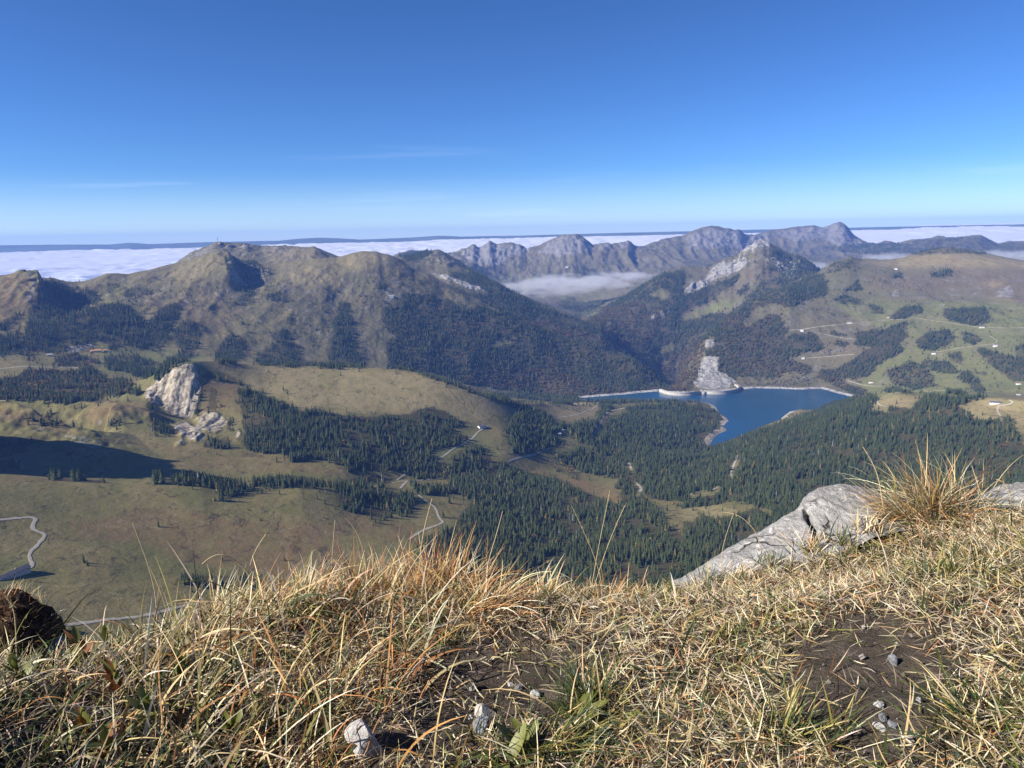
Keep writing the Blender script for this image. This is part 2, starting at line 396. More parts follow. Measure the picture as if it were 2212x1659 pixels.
GUL = np.interp(TP, [0, 8.6, 9.4, 10.5, 11, 11.5, 12.5, 13, 13.5, 14, 14.6, 15.5, 16.2, 16.8, 17, 17.4, 18], [0, 0, 5, 14, 5, 6, 14, 6, 15, 6, 4, 10, 34, 34, 12, 20, 10])
side = np.interp(AZ, [float(ray(660, 330)[0]), float(ray(760, 330)[0])], [1, .45])          # the right alp is smoother
sidew = np.where((TP < 12.2)[:, None], side[None], 1.0)
gul = ridged(AZ[None] * 5200 * np.clip(TD / 5200, .8, 2.2) + 35 * fbm(TX, TY, 220, 3, 201), TD * .33, 190, 4, 210, .55)
TZ = TZ + 1.35 * GUL[:, None] * sidew * (gul * .9 + .35 * fbm(TX, TY, 70, 3, 220, .6))

# ---- rock ribs with a steep right-hand face
RIBS = [([(-60, 405), (0, 414), (30, 422), (60, 433), (90, 440), (135, 436)], [0, 60, 66, 66, 60, 0], 75, 420),
        ([(34, 279), (40, 287), (41, 298), (37, 312)], [0, 75, 90, 0], 70, 330),
        ([(226, 254), (230, 262), (233, 275), (230, 292)], [0, 55, 55, 0], 60, 300)]


def img_hit(px, py):
    a, s = ray(px, py); j = int(np.clip(round((float(a) - AZ[0]) / DAZ), 0, NC - 1))
    te = TZ[:, j] / TD[:, j]; k = int(np.argmax(te >= float(s))); return TX[k, j], TY[k, j]


for pts_, hs_, wn_, wf_ in RIBS:
    pl_ = np.array([img_hit(*q) for q in pts_]); best = np.full(TX.shape, 1e9); sg_ = np.zeros(TX.shape); hh_ = np.zeros(TX.shape)
    for (xa, ya), (xb, yb), ha, hb in zip(pl_[:-1], pl_[1:], hs_[:-1], hs_[1:]):
        l2 = (xb - xa) ** 2 + (yb - ya) ** 2 + 1e-9
        t = np.clip(((TX - xa) * (xb - xa) + (TY - ya) * (yb - ya)) / l2, 0, 1)
        dd = np.hypot(TX - xa - t * (xb - xa), TY - ya - t * (yb - ya)); m = dd < best
        best = np.where(m, dd, best); hh_ = np.where(m, ha + (hb - ha) * t, hh_)
        sg_ = np.where(m, np.sign((xb - xa) * (TY - ya) - (yb - ya) * (TX - xa)), sg_)
    # travelling down the line the steep side lies to its left (the side towards the right of the view)
    w = np.where(sg_ > 0, wn_, wf_)
    rgh = 1 + .5 * fbm(TX, TY, 80, 4, 250, .6)
    TZ = TZ + rgh * hh_ * np.clip(1 - best / w, 0, 1) ** 1.3 * np.where(wf_ > 400, .55, 1) - np.where(sg_ > 0, rgh * hh_ * np.where(wf_ > 400, 1.15, .75) * np.clip(1 - np.abs(best - wn_ * 1.5) / (wn_ * 1.5), 0, 1), 0)

# steep wooded knolls whose shadows lie over the hollow on the left
for px_, py_, d_, h_, rx_, ry_ in ((-92, 458, 2050, 235, 190, 115), (-170, 470, 1960, 180, 200, 150), (104, 409, 2350, 24, 130, 75)):
    a_ = float(ray(px_, py_)[0]); bx_, by_ = d_ * math.sin(a_), d_ * math.cos(a_)
    rr_ = ((TX - bx_) / rx_) ** 2 + ((TY - by_) / ry_) ** 2
    TZ = TZ + h_ * np.clip(1 - rr_ * (1 + .9 * fbm(TX, TY, 75, 4, 260, .6)), 0, 1) ** 1.15

# ---- land-cover raster, traced from the photograph
RX0, RY0, RS = -20, 190, 2.0
RW, RH = int(1064 * RS), int(600 * RS)
YY, XX = np.mgrid[0:RH, 0:RW]
XX = XX / RS + RX0; YY = YY / RS + RY0


def newmask(v=0.0): return np.full((RH, RW), v, np.float32)


def paint(mask, pts, v):
    p = np.array(pts)
    x0, x1 = p[:, 0].min(), p[:, 0].max(); y0, y1 = p[:, 1].min(), p[:, 1].max()
    i0 = int(max(0, (y0 - RY0) * RS)); i1 = int(min(RH, (y1 - RY0) * RS + 2))
    j0 = int(max(0, (x0 - RX0) * RS)); j1 = int(min(RW, (x1 - RX0) * RS + 2))
    if i1 <= i0 or j1 <= j0: return
    X = XX[i0:i1, j0:j1]; Y = YY[i0:i1, j0:j1]
    ins = np.zeros(X.shape, bool)
    n = len(p)
    for a in range(n):
        xa, ya = p[a]; xb, yb = p[(a + 1) % n]
        if ya == yb: continue
        c = ((ya > Y) != (yb > Y)) & (X < (xb - xa) * (Y - ya) / (yb - ya) + xa)
        ins ^= c
    sub_ = mask[i0:i1, j0:j1]
    if mask is m_for and 0 < v <= .35: ins &= sub_ < v
    sub_[ins] = v


def paint_line(mask, pts, v, up, dn):
    for (xa, ya), (xb, yb) in zip(pts[:-1], pts[1:]):
        n = max(2, int(math.hypot(xb - xa, yb - ya) * RS))
        for t in np.linspace(0, 1, n):
            x = xa + (xb - xa) * t; y = ya + (yb - ya) * t
            i0 = int((y - up - RY0) * RS); i1 = int((y + dn - RY0) * RS) + 1
            j0 = int((x - 1.2 - RX0) * RS); j1 = int((x + 1.2 - RX0) * RS) + 1
            mask[max(i0, 0):max(i1, 0), max(j0, 0):max(j1, 0)] = v


m_for, m_dec, m_rock, m_pale, m_green, m_brown, m_dry = [newmask() for _ in range(7)]
FOREST = [
 (1, .9, [(180,640),(260,420),(330,410),(430,450),(600,480),(640,540),(560,600),(700,570),(760,560),(850,600),(900,640),(950,690),(1000,640),(1050,580),(1130,560),(1170,590),(1150,640),(1110,730),(1050,860),(980,860),(900,860),(850,840),(700,860),(720,800),(620,810),(520,830),(440,840),(400,880),(220,880),(160,860),(150,780)]),
 (1, .8, [(0,700),(90,620),(120,630),(80,690),(10,740)]),
 (1, .7, [(0,760),(90,740),(160,780),(170,880),(220,900),(240,920),(170,930),(100,870),(0,900)]),
 (1, .7, [(350,900),(480,890),(640,930),(640,960),(540,965),(430,960),(350,950)]),
 (1, .85, [(670,920),(760,900),(880,900),(990,940),(1000,1000),(960,1040),(870,1030),(790,1000),(690,985)]),
 (1, .85, [(990,1040),(1060,960),(1080,920),(1160,890),(1250,890),(1230,920),(1130,980),(1020,1060)]),
 (1, .85, [(1120,790),(1140,730),(1220,670),(1260,690),(1350,720),(1290,760),(1290,820),(1250,900),(1180,890),(1150,830)]),
 (1, .9, [(1390,900),(1420,830),(1500,750),(1540,770),(1590,800),(1580,900),(1500,950),(1400,940)]),
 (1, .75, [(1640,930),(1680,880),(1750,850),(1760,770),(1830,720),(1880,740),(1920,830),(1950,850),(1930,930),(1900,970),(1700,960)]),
 (1, .8, [(1900,930),(2010,950),(2130,960),(2140,800),(2180,740),(2200,650),(2212,640),(2260,620),(2280,740),(2350,970),(2200,985),(1900,965)]),
 (1, .8, [(0,1050),(100,1040),(160,990),(300,990),(340,960),(360,1010),(480,1000),(500,980),(600,980),(630,1010),(560,1040),(680,1040),(690,1060),(790,1060),(850,1080),(830,1140),(720,1160),(680,1150),(590,1190),(500,1200),(430,1210),(300,1200),(190,1210),(130,1190),(0,1190)]),
 (1, .5, [(1440,240),(1560,290),(1640,290),(1720,330),(1780,340),(1700,400),(1640,460),(1640,540),(1660,560),(1600,580),(1500,560),(1550,520),(1550,440),(1480,380),(1460,320)]),
 (1, .8, [(1340,620),(1400,520),(1430,530),(1360,630)]),
 (1, .35, [(690,480),(740,430),(830,470),(850,400),(900,400),(890,450),(1000,480),(960,510),(700,500)]),
 (1, .6, [(1720,510),(1780,480),(1870,500),(1850,550),(1730,540)]),
 (1, .6, [(1860,700),(1910,600),(1890,690)]),
 (1, .3, [(1180,480),(1260,440),(1240,480)]),
 (1, .25, [(800,540),(860,460),(1000,500),(900,520)]),
 (1, .09, [(560,480),(900,400),(1500,380),(2212,460),(2212,900),(1300,900),(1100,620),(700,560)]), (2, .1, [(0,400),(420,330),(640,440),(600,510),(250,600),(0,700)]), (2, .07, [(980,420),(1250,380),(1700,280),(2000,330),(1700,400),(1300,430)]), (3, .1, [(0,300),(400,240),(900,210),(1200,240),(1200,290),(600,300),(0,330)]), (3, .5, [(880,200),(1300,170),(1480,180),(1500,240),(1250,250),(1000,230)]), (3, .45, [(1480,160),(1660,140),(1930,132),(2212,175),(2212,240),(1500,250)]),
 (2, .95, [(270,600),(330,580),(420,500),(500,500),(600,510),(640,540),(690,530),(780,590),(850,600),(880,580),(1000,610),(1190,690),(1400,780),(1660,850),(1900,930),(2050,1010),(2110,1080),(2150,1130),(2060,1120),(1880,1140),(1550,1180),(1350,1180),(1250,1160),(1000,1110),(800,1080),(740,1060),(600,1010),(480,990),(290,980),(300,800),(340,780),(290,740),(270,660)]),
 (2, 0, [(960,840),(1000,790),(1090,780),(1150,790),(1120,830),(1000,845)]),
 (2, .1, [(480,970),(600,940),(600,1010),(560,1000)]),
 (2, .8, [(690,350),(760,360),(850,385),(1000,425),(1100,480),(1250,560),(1400,620),(1560,680),(1680,730),(1780,830),(1700,860),(1400,780),(1190,690),(1000,600),(900,540),(820,500),(950,500),(940,480),(800,420),(700,390)]),
 (2, .8, [(800,330),(960,330),(940,400),(850,385)]),
 (2, .8, [(1590,680),(1700,600),(2000,420),(2100,360),(2212,345),(2212,640),(2212,900),(2100,1080),(2030,960),(1900,930),(1800,860),(1700,730)]),
 (2, .9, [(360,250),(450,228),(560,225),(585,235),(540,268),(440,285)]),
 (2, 0, [(1980,510),(2060,470),(2140,500),(2100,540)]),
 (2, 0, [(1670,710),(1780,650),(1740,700),(1690,730)]),
 (2, 0, [(1870,880),(2010,810),(2000,830),(1930,870)]),
 (2, 0, [(1940,905),(2060,850),(2212,800),(2212,830),(2150,870),(2000,930)]),
 (2, 0, [(2030,965),(2170,900),(2100,950)]),
 (2, .8, [(1540,310),(1620,340),(1700,400),(1560,400)]),
 (2, .5, [(1040,350),(1100,340),(1050,420)]),
 (2, .35, [(1380,560),(1500,520),(1560,560),(1700,540),(1690,600),(1560,660),(1450,600)]),
 (2, .7, [(230,430),(290,440),(250,490)]), (2, .7, [(340,470),(390,420),(400,450),(350,500)]),
 (2, .12, [(60,400),(480,400),(480,500),(270,560),(60,480)]),
 (2, .4, [(480,360),(640,430),(780,470),(820,510),(700,500),(600,510),(420,500),(500,440),(370,370)]),
 (2, .8, [(-20,560),(60,560),(60,700),(80,800),(150,970),(0,980),(-60,960),(-60,700)]),
 (3, .9, [(0,520),(60,490),(360,380),(350,410),(260,490),(200,540),(100,590),(0,620)]),
 (3, .85, [(400,560),(520,480),(640,520),(690,450),(830,390),(910,380),(940,490),(860,530),(760,550),(660,590),(600,560),(480,590),(420,640),(380,680),(400,720),(540,640),(640,630),(660,720),(700,740),(640,790),(760,740),(850,760),(910,830),(870,880),(800,870),(690,920),(830,970),(840,1010),(760,1020),(700,1000),(600,1040),(340,1040),(330,1060),(230,1000),(240,910),(200,900),(200,780),(150,770),(150,740),(300,630)]),
 (3, .9, [(-60,690),(0,680),(260,620),(280,650),(160,760),(100,880),(60,1000),(0,1060),(-60,900)]),
 (3, .85, [(140,880),(130,860),(215,845),(245,905),(150,908)]), (3, .6, [(60,900),(130,800),(110,1000),(70,1070),(0,1110),(0,960)]),
 (3, .8, [(350,490),(430,430),(420,480),(370,520)]), (3, .7, [(460,430),(520,350),(510,380)]),
 (3, .55, [(530,290),(600,330),(690,350),(850,340),(700,430),(620,540),(460,560),(420,520),(520,410),(640,400),(600,360),(540,350)]),
 (3, .6, [(560,200),(640,215),(700,255),(760,260),(830,300),(885,350),(800,380),(700,430),(640,400),(600,330),(560,280)]),
 (3, .45, [(900,380),(960,310),(1050,280),(1110,280),(1090,330),(960,370)]),
 (3, .7, [(1040,480),(1130,410),(1140,490),(1080,480)]), (3, .6, [(980,540),(1040,500),(1170,550),(1140,580),(1000,560)]),
 (3, .7, [(1190,590),(1210,560),(1310,610),(1300,630),(1240,630)]),
 (3, .9, [(1340,660),(1410,590),(1530,580),(1540,620),(1480,640),(1460,665)]),
 (3, .95, [(1670,640),(1700,600),(1960,590),(1980,640),(1970,710),(1880,710),(1760,690)]),
 (3, .97, [(1110,830),(1120,760),(1240,730),(1300,740),(1350,710),(1450,670),(1470,700),(1440,740),(1470,780),(1410,820),(1420,870),(1360,920),(1260,960),(1210,1020),(1150,1050),(980,1080),(860,1050),(900,990),(1000,990),(1060,950),(1100,930),(1190,860),(1240,850)]),
 (3, .97, [(1500,820),(1580,750),(1740,730),(1760,790),(1690,840),(1610,870),(1540,860)]),
 (3, .8, [(930,760),(970,740),(1070,770),(1060,780)]), (3, .8, [(970,830),(1000,800),(1080,820),(1040,850)]),
 (3, .9, [(1880,830),(1930,850),(2040,880),(2150,920),(2212,900),(2212,1080),(2130,1070),(2050,1000),(1960,930)]),
 (3, .75, [(1800,740),(1930,790),(1900,840),(1810,800)]), (3, .75, [(2150,840),(2212,820),(2230,900),(2150,920)]),
 (3, .75, [(1320,1000),(1460,940),(1560,960),(1620,1050),(1630,1100),(1500,1120),(1340,1080)]),
 (3, .85, [(1540,930),(1700,940),(1770,1000),(1760,1020),(1600,1000)]), (3, .75, [(1700,870),(1800,880),(1800,960),(1750,950)]),
 (3, .75, [(1780,1000),(1850,1000),(1960,1120),(1920,1150),(1800,1060)]), (3, .75, [(1880,1010),(1970,1010),(1960,1040)]),
 (3, .55, [(1060,1080),(1170,1090),(1200,1140),(1130,1160),(960,1090),(880,1070)]),
 (3, .6, [(1280,1130),(1340,1100),(1500,1140),(1480,1150)]),
 (3, .7, [(1600,380),(1740,340),(1740,390),(1610,390)]), (3, .6, [(1350,390),(1400,360),(1410,400)]),
 (3, .3, [(360,1045),(640,1040),(860,1050),(880,1100),(620,1100),(380,1092)]),
 (3, .06, [(650,500),(1100,300),(1500,400),(1900,560),(2200,600),(2200,1100),(1200,1100),(700,850)]),
 (4, .97, [(1560,380),(1540,340),(1530,290),(1600,290),(1700,330),(1780,370),(1900,400),(1960,440),(2040,420),(2212,470),(2412,480),(2662,450),(2790,410),(2890,440),(3020,520),(2970,540),(2850,490),(3010,600),(3040,640),(2910,660),(2820,670),(2760,700),(2850,740),(2910,790),(2960,800),(2940,840),(2850,870),(2640,860),(2640,820),(2510,800),(2410,830),(2250,820),(2212,780),(2130,760),(2000,740),(1900,760),(1840,720),(1700,700),(1600,690),(1570,640),(1570,540),(1560,460)]),
 (4, .6, [(1300,190),(1400,180),(1560,240),(1580,290),(1470,230),(1390,240),(1310,220)]),
 (4, .85, [(1340,440),(1360,290),(1400,300),(1400,440)]), (4, .6, [(1255,460),(1290,250),(1310,330),(1290,470)]),
 (4, .85, [(1470,560),(1480,470),(1510,490),(1500,560)]), (4, .75, [(1310,650),(1340,610),(1500,630),(1480,670),(1380,680)]),
 (4, .75, [(990,560),(1000,490),(1060,490),(1130,560),(1100,590),(1020,570)]), (4, .7, [(930,440),(950,390),(1000,400),(990,450)]),
 (4, .95, [(1120,890),(1170,850),(1230,840),(1340,870),(1560,890),(1600,920),(1660,890),(1800,860),(1960,860),(2100,890),(2230,920),(2230,955),(2000,920),(1800,915),(1640,925),(1580,940),(1500,980),(1430,1000),(1380,960),(1360,910),(1200,900)]),
 (4, .8, [(990,890),(1000,850),(1040,860),(1060,890)]), (4, .8, [(290,870),(340,820),(390,860),(350,880)]),
 (4, .8, [(450,880),(480,820),(560,840),(530,890)]), (4, .7, [(620,905),(650,880),(690,890),(680,905)]),
 (4, .6, [(130,450),(400,460),(420,520),(540,540),(520,570),(350,540),(150,490)]), (4, .8, [(700,520),(760,430),(790,500),(760,550)]),
 (4, .6, [(0,610),(130,640),(240,580),(330,620),(240,640),(100,670),(0,670)]),
 (4, .5, [(850,330),(880,290),(920,300),(900,340)]),
 (4, .85, [(1130,1560),(1180,1500),(1400,1510),(1600,1520),(1700,1500),(1700,1564)]),
 (5, .9, [(-10,900),(100,870),(240,860),(320,890),(310,915),(160,920),(330,960),(460,970),(470,1040),(440,1100),(320,1110),(290,1150),(60,1080),(-10,1050)]),
 (5, .97, [(430,900),(520,890),(640,890),(740,850),(750,800),(700,790),(780,720),(850,690),(960,720),(980,760),(1080,770),(1130,830),(1280,850),(1380,880),(1500,940),(1560,960),(1680,1010),(1830,1060),(1980,1010),(2080,1100),(2100,1150),(2212,1250),(2212,2900),(560,2900),(480,1290),(640,1220),(750,1180),(770,1120),(830,1060),(850,1000),(700,960),(600,970),(500,960)]),
 (5, 0, [(490,960),(600,975),(690,990),(690,1040),(810,1070),(740,1110),(640,1100),(580,1030)]),
 (5, .65, [(680,740),(720,690),(800,650),(900,660),(960,720),(850,700),(700,760)]),
 (5, .9, [(1100,700),(1090,560),(1040,580),(1100,500),(1150,420),(1210,410),(1300,440),(1380,490),(1500,540),(1560,500),(1610,520),(1660,490),(1640,400),(1760,400),(1700,470),(1630,600),(1690,700),(1850,760),(1900,880),(1980,1010),(1830,1060),(1800,1000),(1830,950),(1760,930),(1800,880),(1650,840),(1540,820),(1400,760),(1390,720),(1480,700),(1540,660),(1660,720),(1600,650),(1430,590),(1400,560),(1340,570),(1400,650),(1340,690),(1250,710),(1180,720)]),
 (5, .97, [(1700,480),(1780,440),(1860,410),(1950,400),(2040,390),(2120,370),(2230,370),(2312,370),(2342,420),(2422,420),(2462,480),(2422,560),(2392,620),(2372,650),(2212,1010),(2000,1010),(1900,880),(1860,770),(1690,700),(1630,600)]),
 (5, 0, [(1940,378),(2080,372),(2080,392),(1960,398)]),
 (6, 0, [(60,470),(140,470),(130,490),(70,485)]), (6, 0, [(0,385),(60,375),(110,395),(20,405)]),
 (5, .97, [(470,178),(560,205),(740,255),(900,315),(1050,350),(1250,420),(1380,490),(1300,450),(1200,425),(1130,405),(1000,362),(900,328),(740,268),(560,214)]),
 (5, .9, [(950,320),(1100,318),(1250,345),(1400,362),(1600,365),(1940,362),(2212,352),(2212,372),(1940,378),(1600,384),(1400,380),(1150,352)]),
 (5, .3, [(1330,770),(1480,800),(1560,860),(1520,870),(1380,820)]),
 (6, .95, [(0,700),(150,670),(300,630),(500,560),(640,510),(850,440),(960,390),(1100,360),(1240,340),(1380,420),(1480,420),(1560,340),(1700,300),(1940,330),(1950,360),(1800,390),(1900,500),(2100,480),(2150,560),(2190,640),(2212,680),(2230,900),(2230,1200),(1000,1200),(900,930),(800,1000),(700,1000),(600,1090),(300,1000),(200,1040),(0,1050)]),
 (6, .97, [(0,1150),(60,1160),(120,1100),(200,1140),(380,1100),(480,1060),(560,1130),(660,1110),(700,1300),(800,2900),(0,2900)]),
 (6, .03, [(0,1050),(60,1035),(230,1050),(400,1100),(230,1130),(140,1150),(0,1140)]), (6, .05, [(540,1050),(700,1000),(720,1050),(680,1100),(600,1120),(540,1100)]),
 (6, 0, [(1190,440),(1260,370),(1370,318),(1520,350),(1500,380),(1470,430),(1400,400),(1340,410),(1280,440)]),
 (6, .1, [(1280,540),(1330,500),(1440,490),(1480,450),(1650,430),(1680,450),(1640,480),(1480,540),(1350,560)]),
 (6, 0, [(1760,400),(1920,357),(2212,370),(2230,580),(2150,500),(2090,480),(1990,470),(1930,510),(1850,440)]),
 (6, .1, [(1570,570),(1640,490),(1640,560)]), (6, .1, [(2070,710),(2212,680),(2212,830),(2120,800)]),
 (6, .2, [(1250,590),(1320,640),(1360,680),(1290,720)]), (6, .2, [(910,830),(970,820),(980,870),(920,870)]),
 (6, 0, [(640,490),(680,450),(750,430),(845,438),(800,462),(700,475)]),
]
paint(m_for, [(560, 600), (1044, 600), (1044, 800), (430, 800), (420, 640)], .97)
paint(m_for, [(664, 394), (670, 380), (676, 371), (684, 352), (692, 337), (704, 345), (697, 372), (690, 388), (680, 393)], .8)
paint(m_for, [(770, 500), (1044, 470), (1044, 700), (770, 700)], .97)
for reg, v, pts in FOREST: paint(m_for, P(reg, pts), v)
DECID = [(2, .5, [(740,1060),(850,1010),(1000,990),(1400,990),(1550,1070),(1700,1110),(1880,1140),(1550,1180),(1250,1160),(1000,1110)]),
 (2, .55, [(1000,600),(1190,660),(1500,720),(1700,800),(1700,860),(1400,780)]), (2, .5, [(1590,680),(1700,600),(1900,560),(2100,620),(2050,760),(1900,880),(1750,800)]),
 (2, .6, [(2030,960),(2212,900),(2212,1150),(2100,1100)]), (3, .8, [(0,960),(130,800),(110,1000),(70,1070),(0,1110)]), (3, .3, [(230,640),(560,640),(600,1040),(340,1040),(240,900)]),
 (3, .3, [(560,880),(860,960),(860,1060),(600,1040)]), (3, .45, [(1320,1000),(1560,960),(1630,1100),(1340,1110)]), (3, .6, [(880,1050),(1200,1080),(1200,1160),(900,1090)]), (3, .4, [(1800,1040),(1960,1080),(1960,1150)]),
 (1, .35, [(200,880),(640,900),(640,980),(0,1180),(0,960)]), (1, .2, [(0,1000),(850,1060),(830,1180),(0,1200)]), (4, .4, [(130,450),(760,430),(780,560),(150,520)]),
 (5, .5, [(1330,770),(1480,800),(1560,860),(1520,870),(1380,820)]), (2, .3, [(600,590),(900,700),(880,900),(700,800)])]
m_dec[:] = .012
paint(m_dec, [(664, 394), (676, 371), (684, 352), (692, 337), (704, 345), (697, 372), (690, 388), (680, 393)], .6)
for reg, v, pts in DECID: paint(m_dec, P(reg, pts), v)
ROCK = [(1, .9, [(1150,310),(1250,245),(1400,172),(1480,182),(1600,185),(1700,220),(1690,250),(1580,262),(1450,232),(1350,235)]), (1, .5, [(1180,305),(1400,190),(1700,215),(1900,240),(2200,270),(1800,310),(1700,265),(1450,232)]), (1, .6, [(1600,185),(1900,200),(2050,215),(1900,235),(1700,240)]),
 (1, .75, [(1440,240),(1560,290),(1720,330),(1780,340),(1640,460),(1550,440),(1460,330)]), (1, .36, [(1840,380),(2000,330),(2212,300),(2212,900),(2130,900),(2000,820),(1960,560)]),
 (1, .8, [(160,560),(180,450),(215,430),(220,480),(190,560)]), (1, .45, [(860,520),(1100,480),(1500,480),(1500,560),(900,600)]), (1, .5, [(1540,640),(1640,600),(1640,680),(1570,690)]), (1, .6, [(230,400),(330,395),(520,430),(420,440)]),
 (2, .45, [(0,260),(150,235),(300,255),(420,310),(360,340),(240,310),(100,330)]), (2, .38, [(60,560),(240,560),(290,760),(300,980),(140,980),(80,800)]), (2, .36, [(100,480),(400,440),(600,520),(260,560)]),
 (2, .95, [(580,360),(660,375),(780,410),(900,455),(950,500),(870,490),(740,440),(620,400)]), (2, .8, [(930,440),(980,420),(1010,470),(950,480)]),
 (2, .9, [(760,240),(860,180),(960,155),(1010,185),(1180,180),(1230,240),(1080,265),(1040,330),(900,325),(800,290)]), (2, .9, [(1250,230),(1400,135),(1510,112),(1640,205),(1560,240),(1400,265)]), (2, .8, [(1640,200),(1700,170),(1780,180),(1700,230)]), (2, .8, [(1780,180),(1860,158),(1900,200),(1820,215)]),
 (2, .4, [(1080,280),(1250,250),(1450,260),(1400,420),(1200,400)]), (2, .5, [(500,290),(640,220),(800,340),(700,330)]),
 (2, .8, [(1930,700),(2050,620),(2140,570),(2130,630),(2000,690)]), (2, .7, [(1630,750),(1700,780),(1690,800)]), (2, .6, [(1820,800),(1880,760),(1860,790)]),
 (3, 1, [(0,490),(60,440),(170,390),(180,340),(270,290),(340,270),(390,210),(470,168),(520,165),(600,200),(560,290),(500,290),(440,300),(380,350),(330,370),(240,400),(160,450),(60,500)]), (3, .8, [(560,180),(700,255),(850,320),(700,420),(620,340),(560,290)]),
 (3, .9, [(0,140),(150,75),(330,95),(460,130),(560,100),(560,190),(400,230),(300,200),(60,220)]), (3, .85, [(560,100),(830,65),(1010,40),(1120,140),(1200,180),(1000,200),(900,150),(700,170)]), (3, .35, [(0,220),(400,230),(560,190),(900,200),(900,260),(300,300),(0,290)]),
 (3, .4, [(1160,400),(1500,390),(1740,400),(2212,340),(2212,560),(1850,490),(1500,480),(1200,470)]), (3, .8, [(2020,490),(2130,440),(2140,540),(2050,520)]), (3, .9, [(1330,480),(1410,490),(1410,520),(1360,530)]),
 (3, 1, [(60,1090),(100,1040),(330,1050),(345,1090),(240,1130),(120,1130)]), (3, .42, [(330,1035),(640,1030),(840,1040),(860,1080),(620,1105),(350,1100)]), (3, 1, [(140,905),(237,908),(232,1000),(325,1045),(200,1050),(90,1050),(110,960)]), (3, 1, [(132,850),(142,800),(200,785),(205,845)]),
 (4, .6, [(0,440),(130,480),(330,560),(560,600),(690,650),(640,710),(500,660),(330,600),(0,480)]), (4, 1, [(930,360),(960,290),(1020,240),(1080,190),(1150,160),(1200,128),(1262,135),(1285,200),(1292,280),(1275,400),(1245,490),(1160,490),(1060,430),(1000,390)]),
 (4, 1, [(1110,530),(1200,510),(1300,560),(1320,610),(1270,640),(1160,600)]), (4, .85, [(1260,500),(1330,450),(1430,460),(1470,520),(1400,590),(1300,570)]), (4, .85, [(1500,600),(1540,540),(1555,600),(1530,640)]), (4, .9, [(1140,640),(1180,610),(1200,660),(1140,670)]),
 (1, .95, [(430,870),(440,840),(600,815),(610,850),(480,890)]), (3, .7, [(720,1030),(830,1040),(800,1055)]), (6, .35, [(1640,470),(1680,440),(1640,490)])]
for reg, v, pts in ROCK: paint(m_rock, P(reg, pts), v)
PALE = [(4, 1, ROCK[0][2])]
for reg, v, pts in [r for r in ROCK if r[0] == 3 and r[1] == 1]: paint(m_pale, P(reg, pts), .5)
for reg, v, pts in [r for r in ROCK if r[0] == 4][1:] + [r for r in ROCK if r[0] == 2 and r[1] == .95]:
    paint(m_pale, P(reg, pts), .85)
paint(m_pale, P(4, [(930,360),(960,290),(1020,240),(1080,190),(1150,160),(1200,128),(1262,135),(1285,200),(1292,280),(1275,400),(1245,490),(1160,490),(1060,430),(1000,390)]), 1)
for reg, v, pts in [
 (3, .8, [(1100,540),(2212,560),(2212,1170),(1180,1170),(1150,1050),(1400,850),(1240,720),(900,560)]), (3, .35, [(650,500),(1100,300),(1300,400),(1500,500),(1000,560)]), (1, .8, [(620,830),(900,860),(1100,870),(1260,900),(1400,960),(1000,1060),(650,1000)]), (1, .5, [(650,480),(850,380),(860,500),(700,580)]),
 (2, .7, [(1980,510),(2060,470),(2140,500),(2100,540)]), (2, .8, [(1670,710),(1780,650),(1740,700),(1690,730)]), (2, .6, [(1870,880),(2212,800),(2212,870),(2030,965)]), (3, .9, [(0,660),(200,560),(380,540),(330,600),(0,680)]), (2, .5, [(1350,500),(1750,480),(1700,660),(1560,660)]), (2, .6, [(960,400),(1250,380),(1300,420),(1000,430)]),
 (4, .6, [(0,380),(700,360),(960,230),(960,250),(800,360),(300,400)]), (4, .45, [(1010,580),(1120,570),(1140,650),(1020,640)]), (4, .5, [(1040,870),(2212,840),(2212,880),(1000,900)]), (4, .4, [(0,1380),(260,1300),(200,1564),(0,1564)]),
 (5, .6, [(560,700),(750,640),(850,680),(870,720),(700,790)]), (5, .5, [(800,620),(930,560),(1080,760),(960,740)]), (5, .5, [(1340,570),(1430,590),(1670,720),(1540,660),(1400,650)]), (5, .4, [(1380,760),(1540,820),(1500,850),(1300,740)]), (6, .35, [(540,1050),(720,1000),(700,1100),(560,1110)]), (5, .5, [(640,1220),(760,1180),(750,1130),(640,1150)]),
 (6, .5, [(1960,370),(2140,370),(2140,410),(2050,420)])]: paint(m_green, P(reg, pts), v)
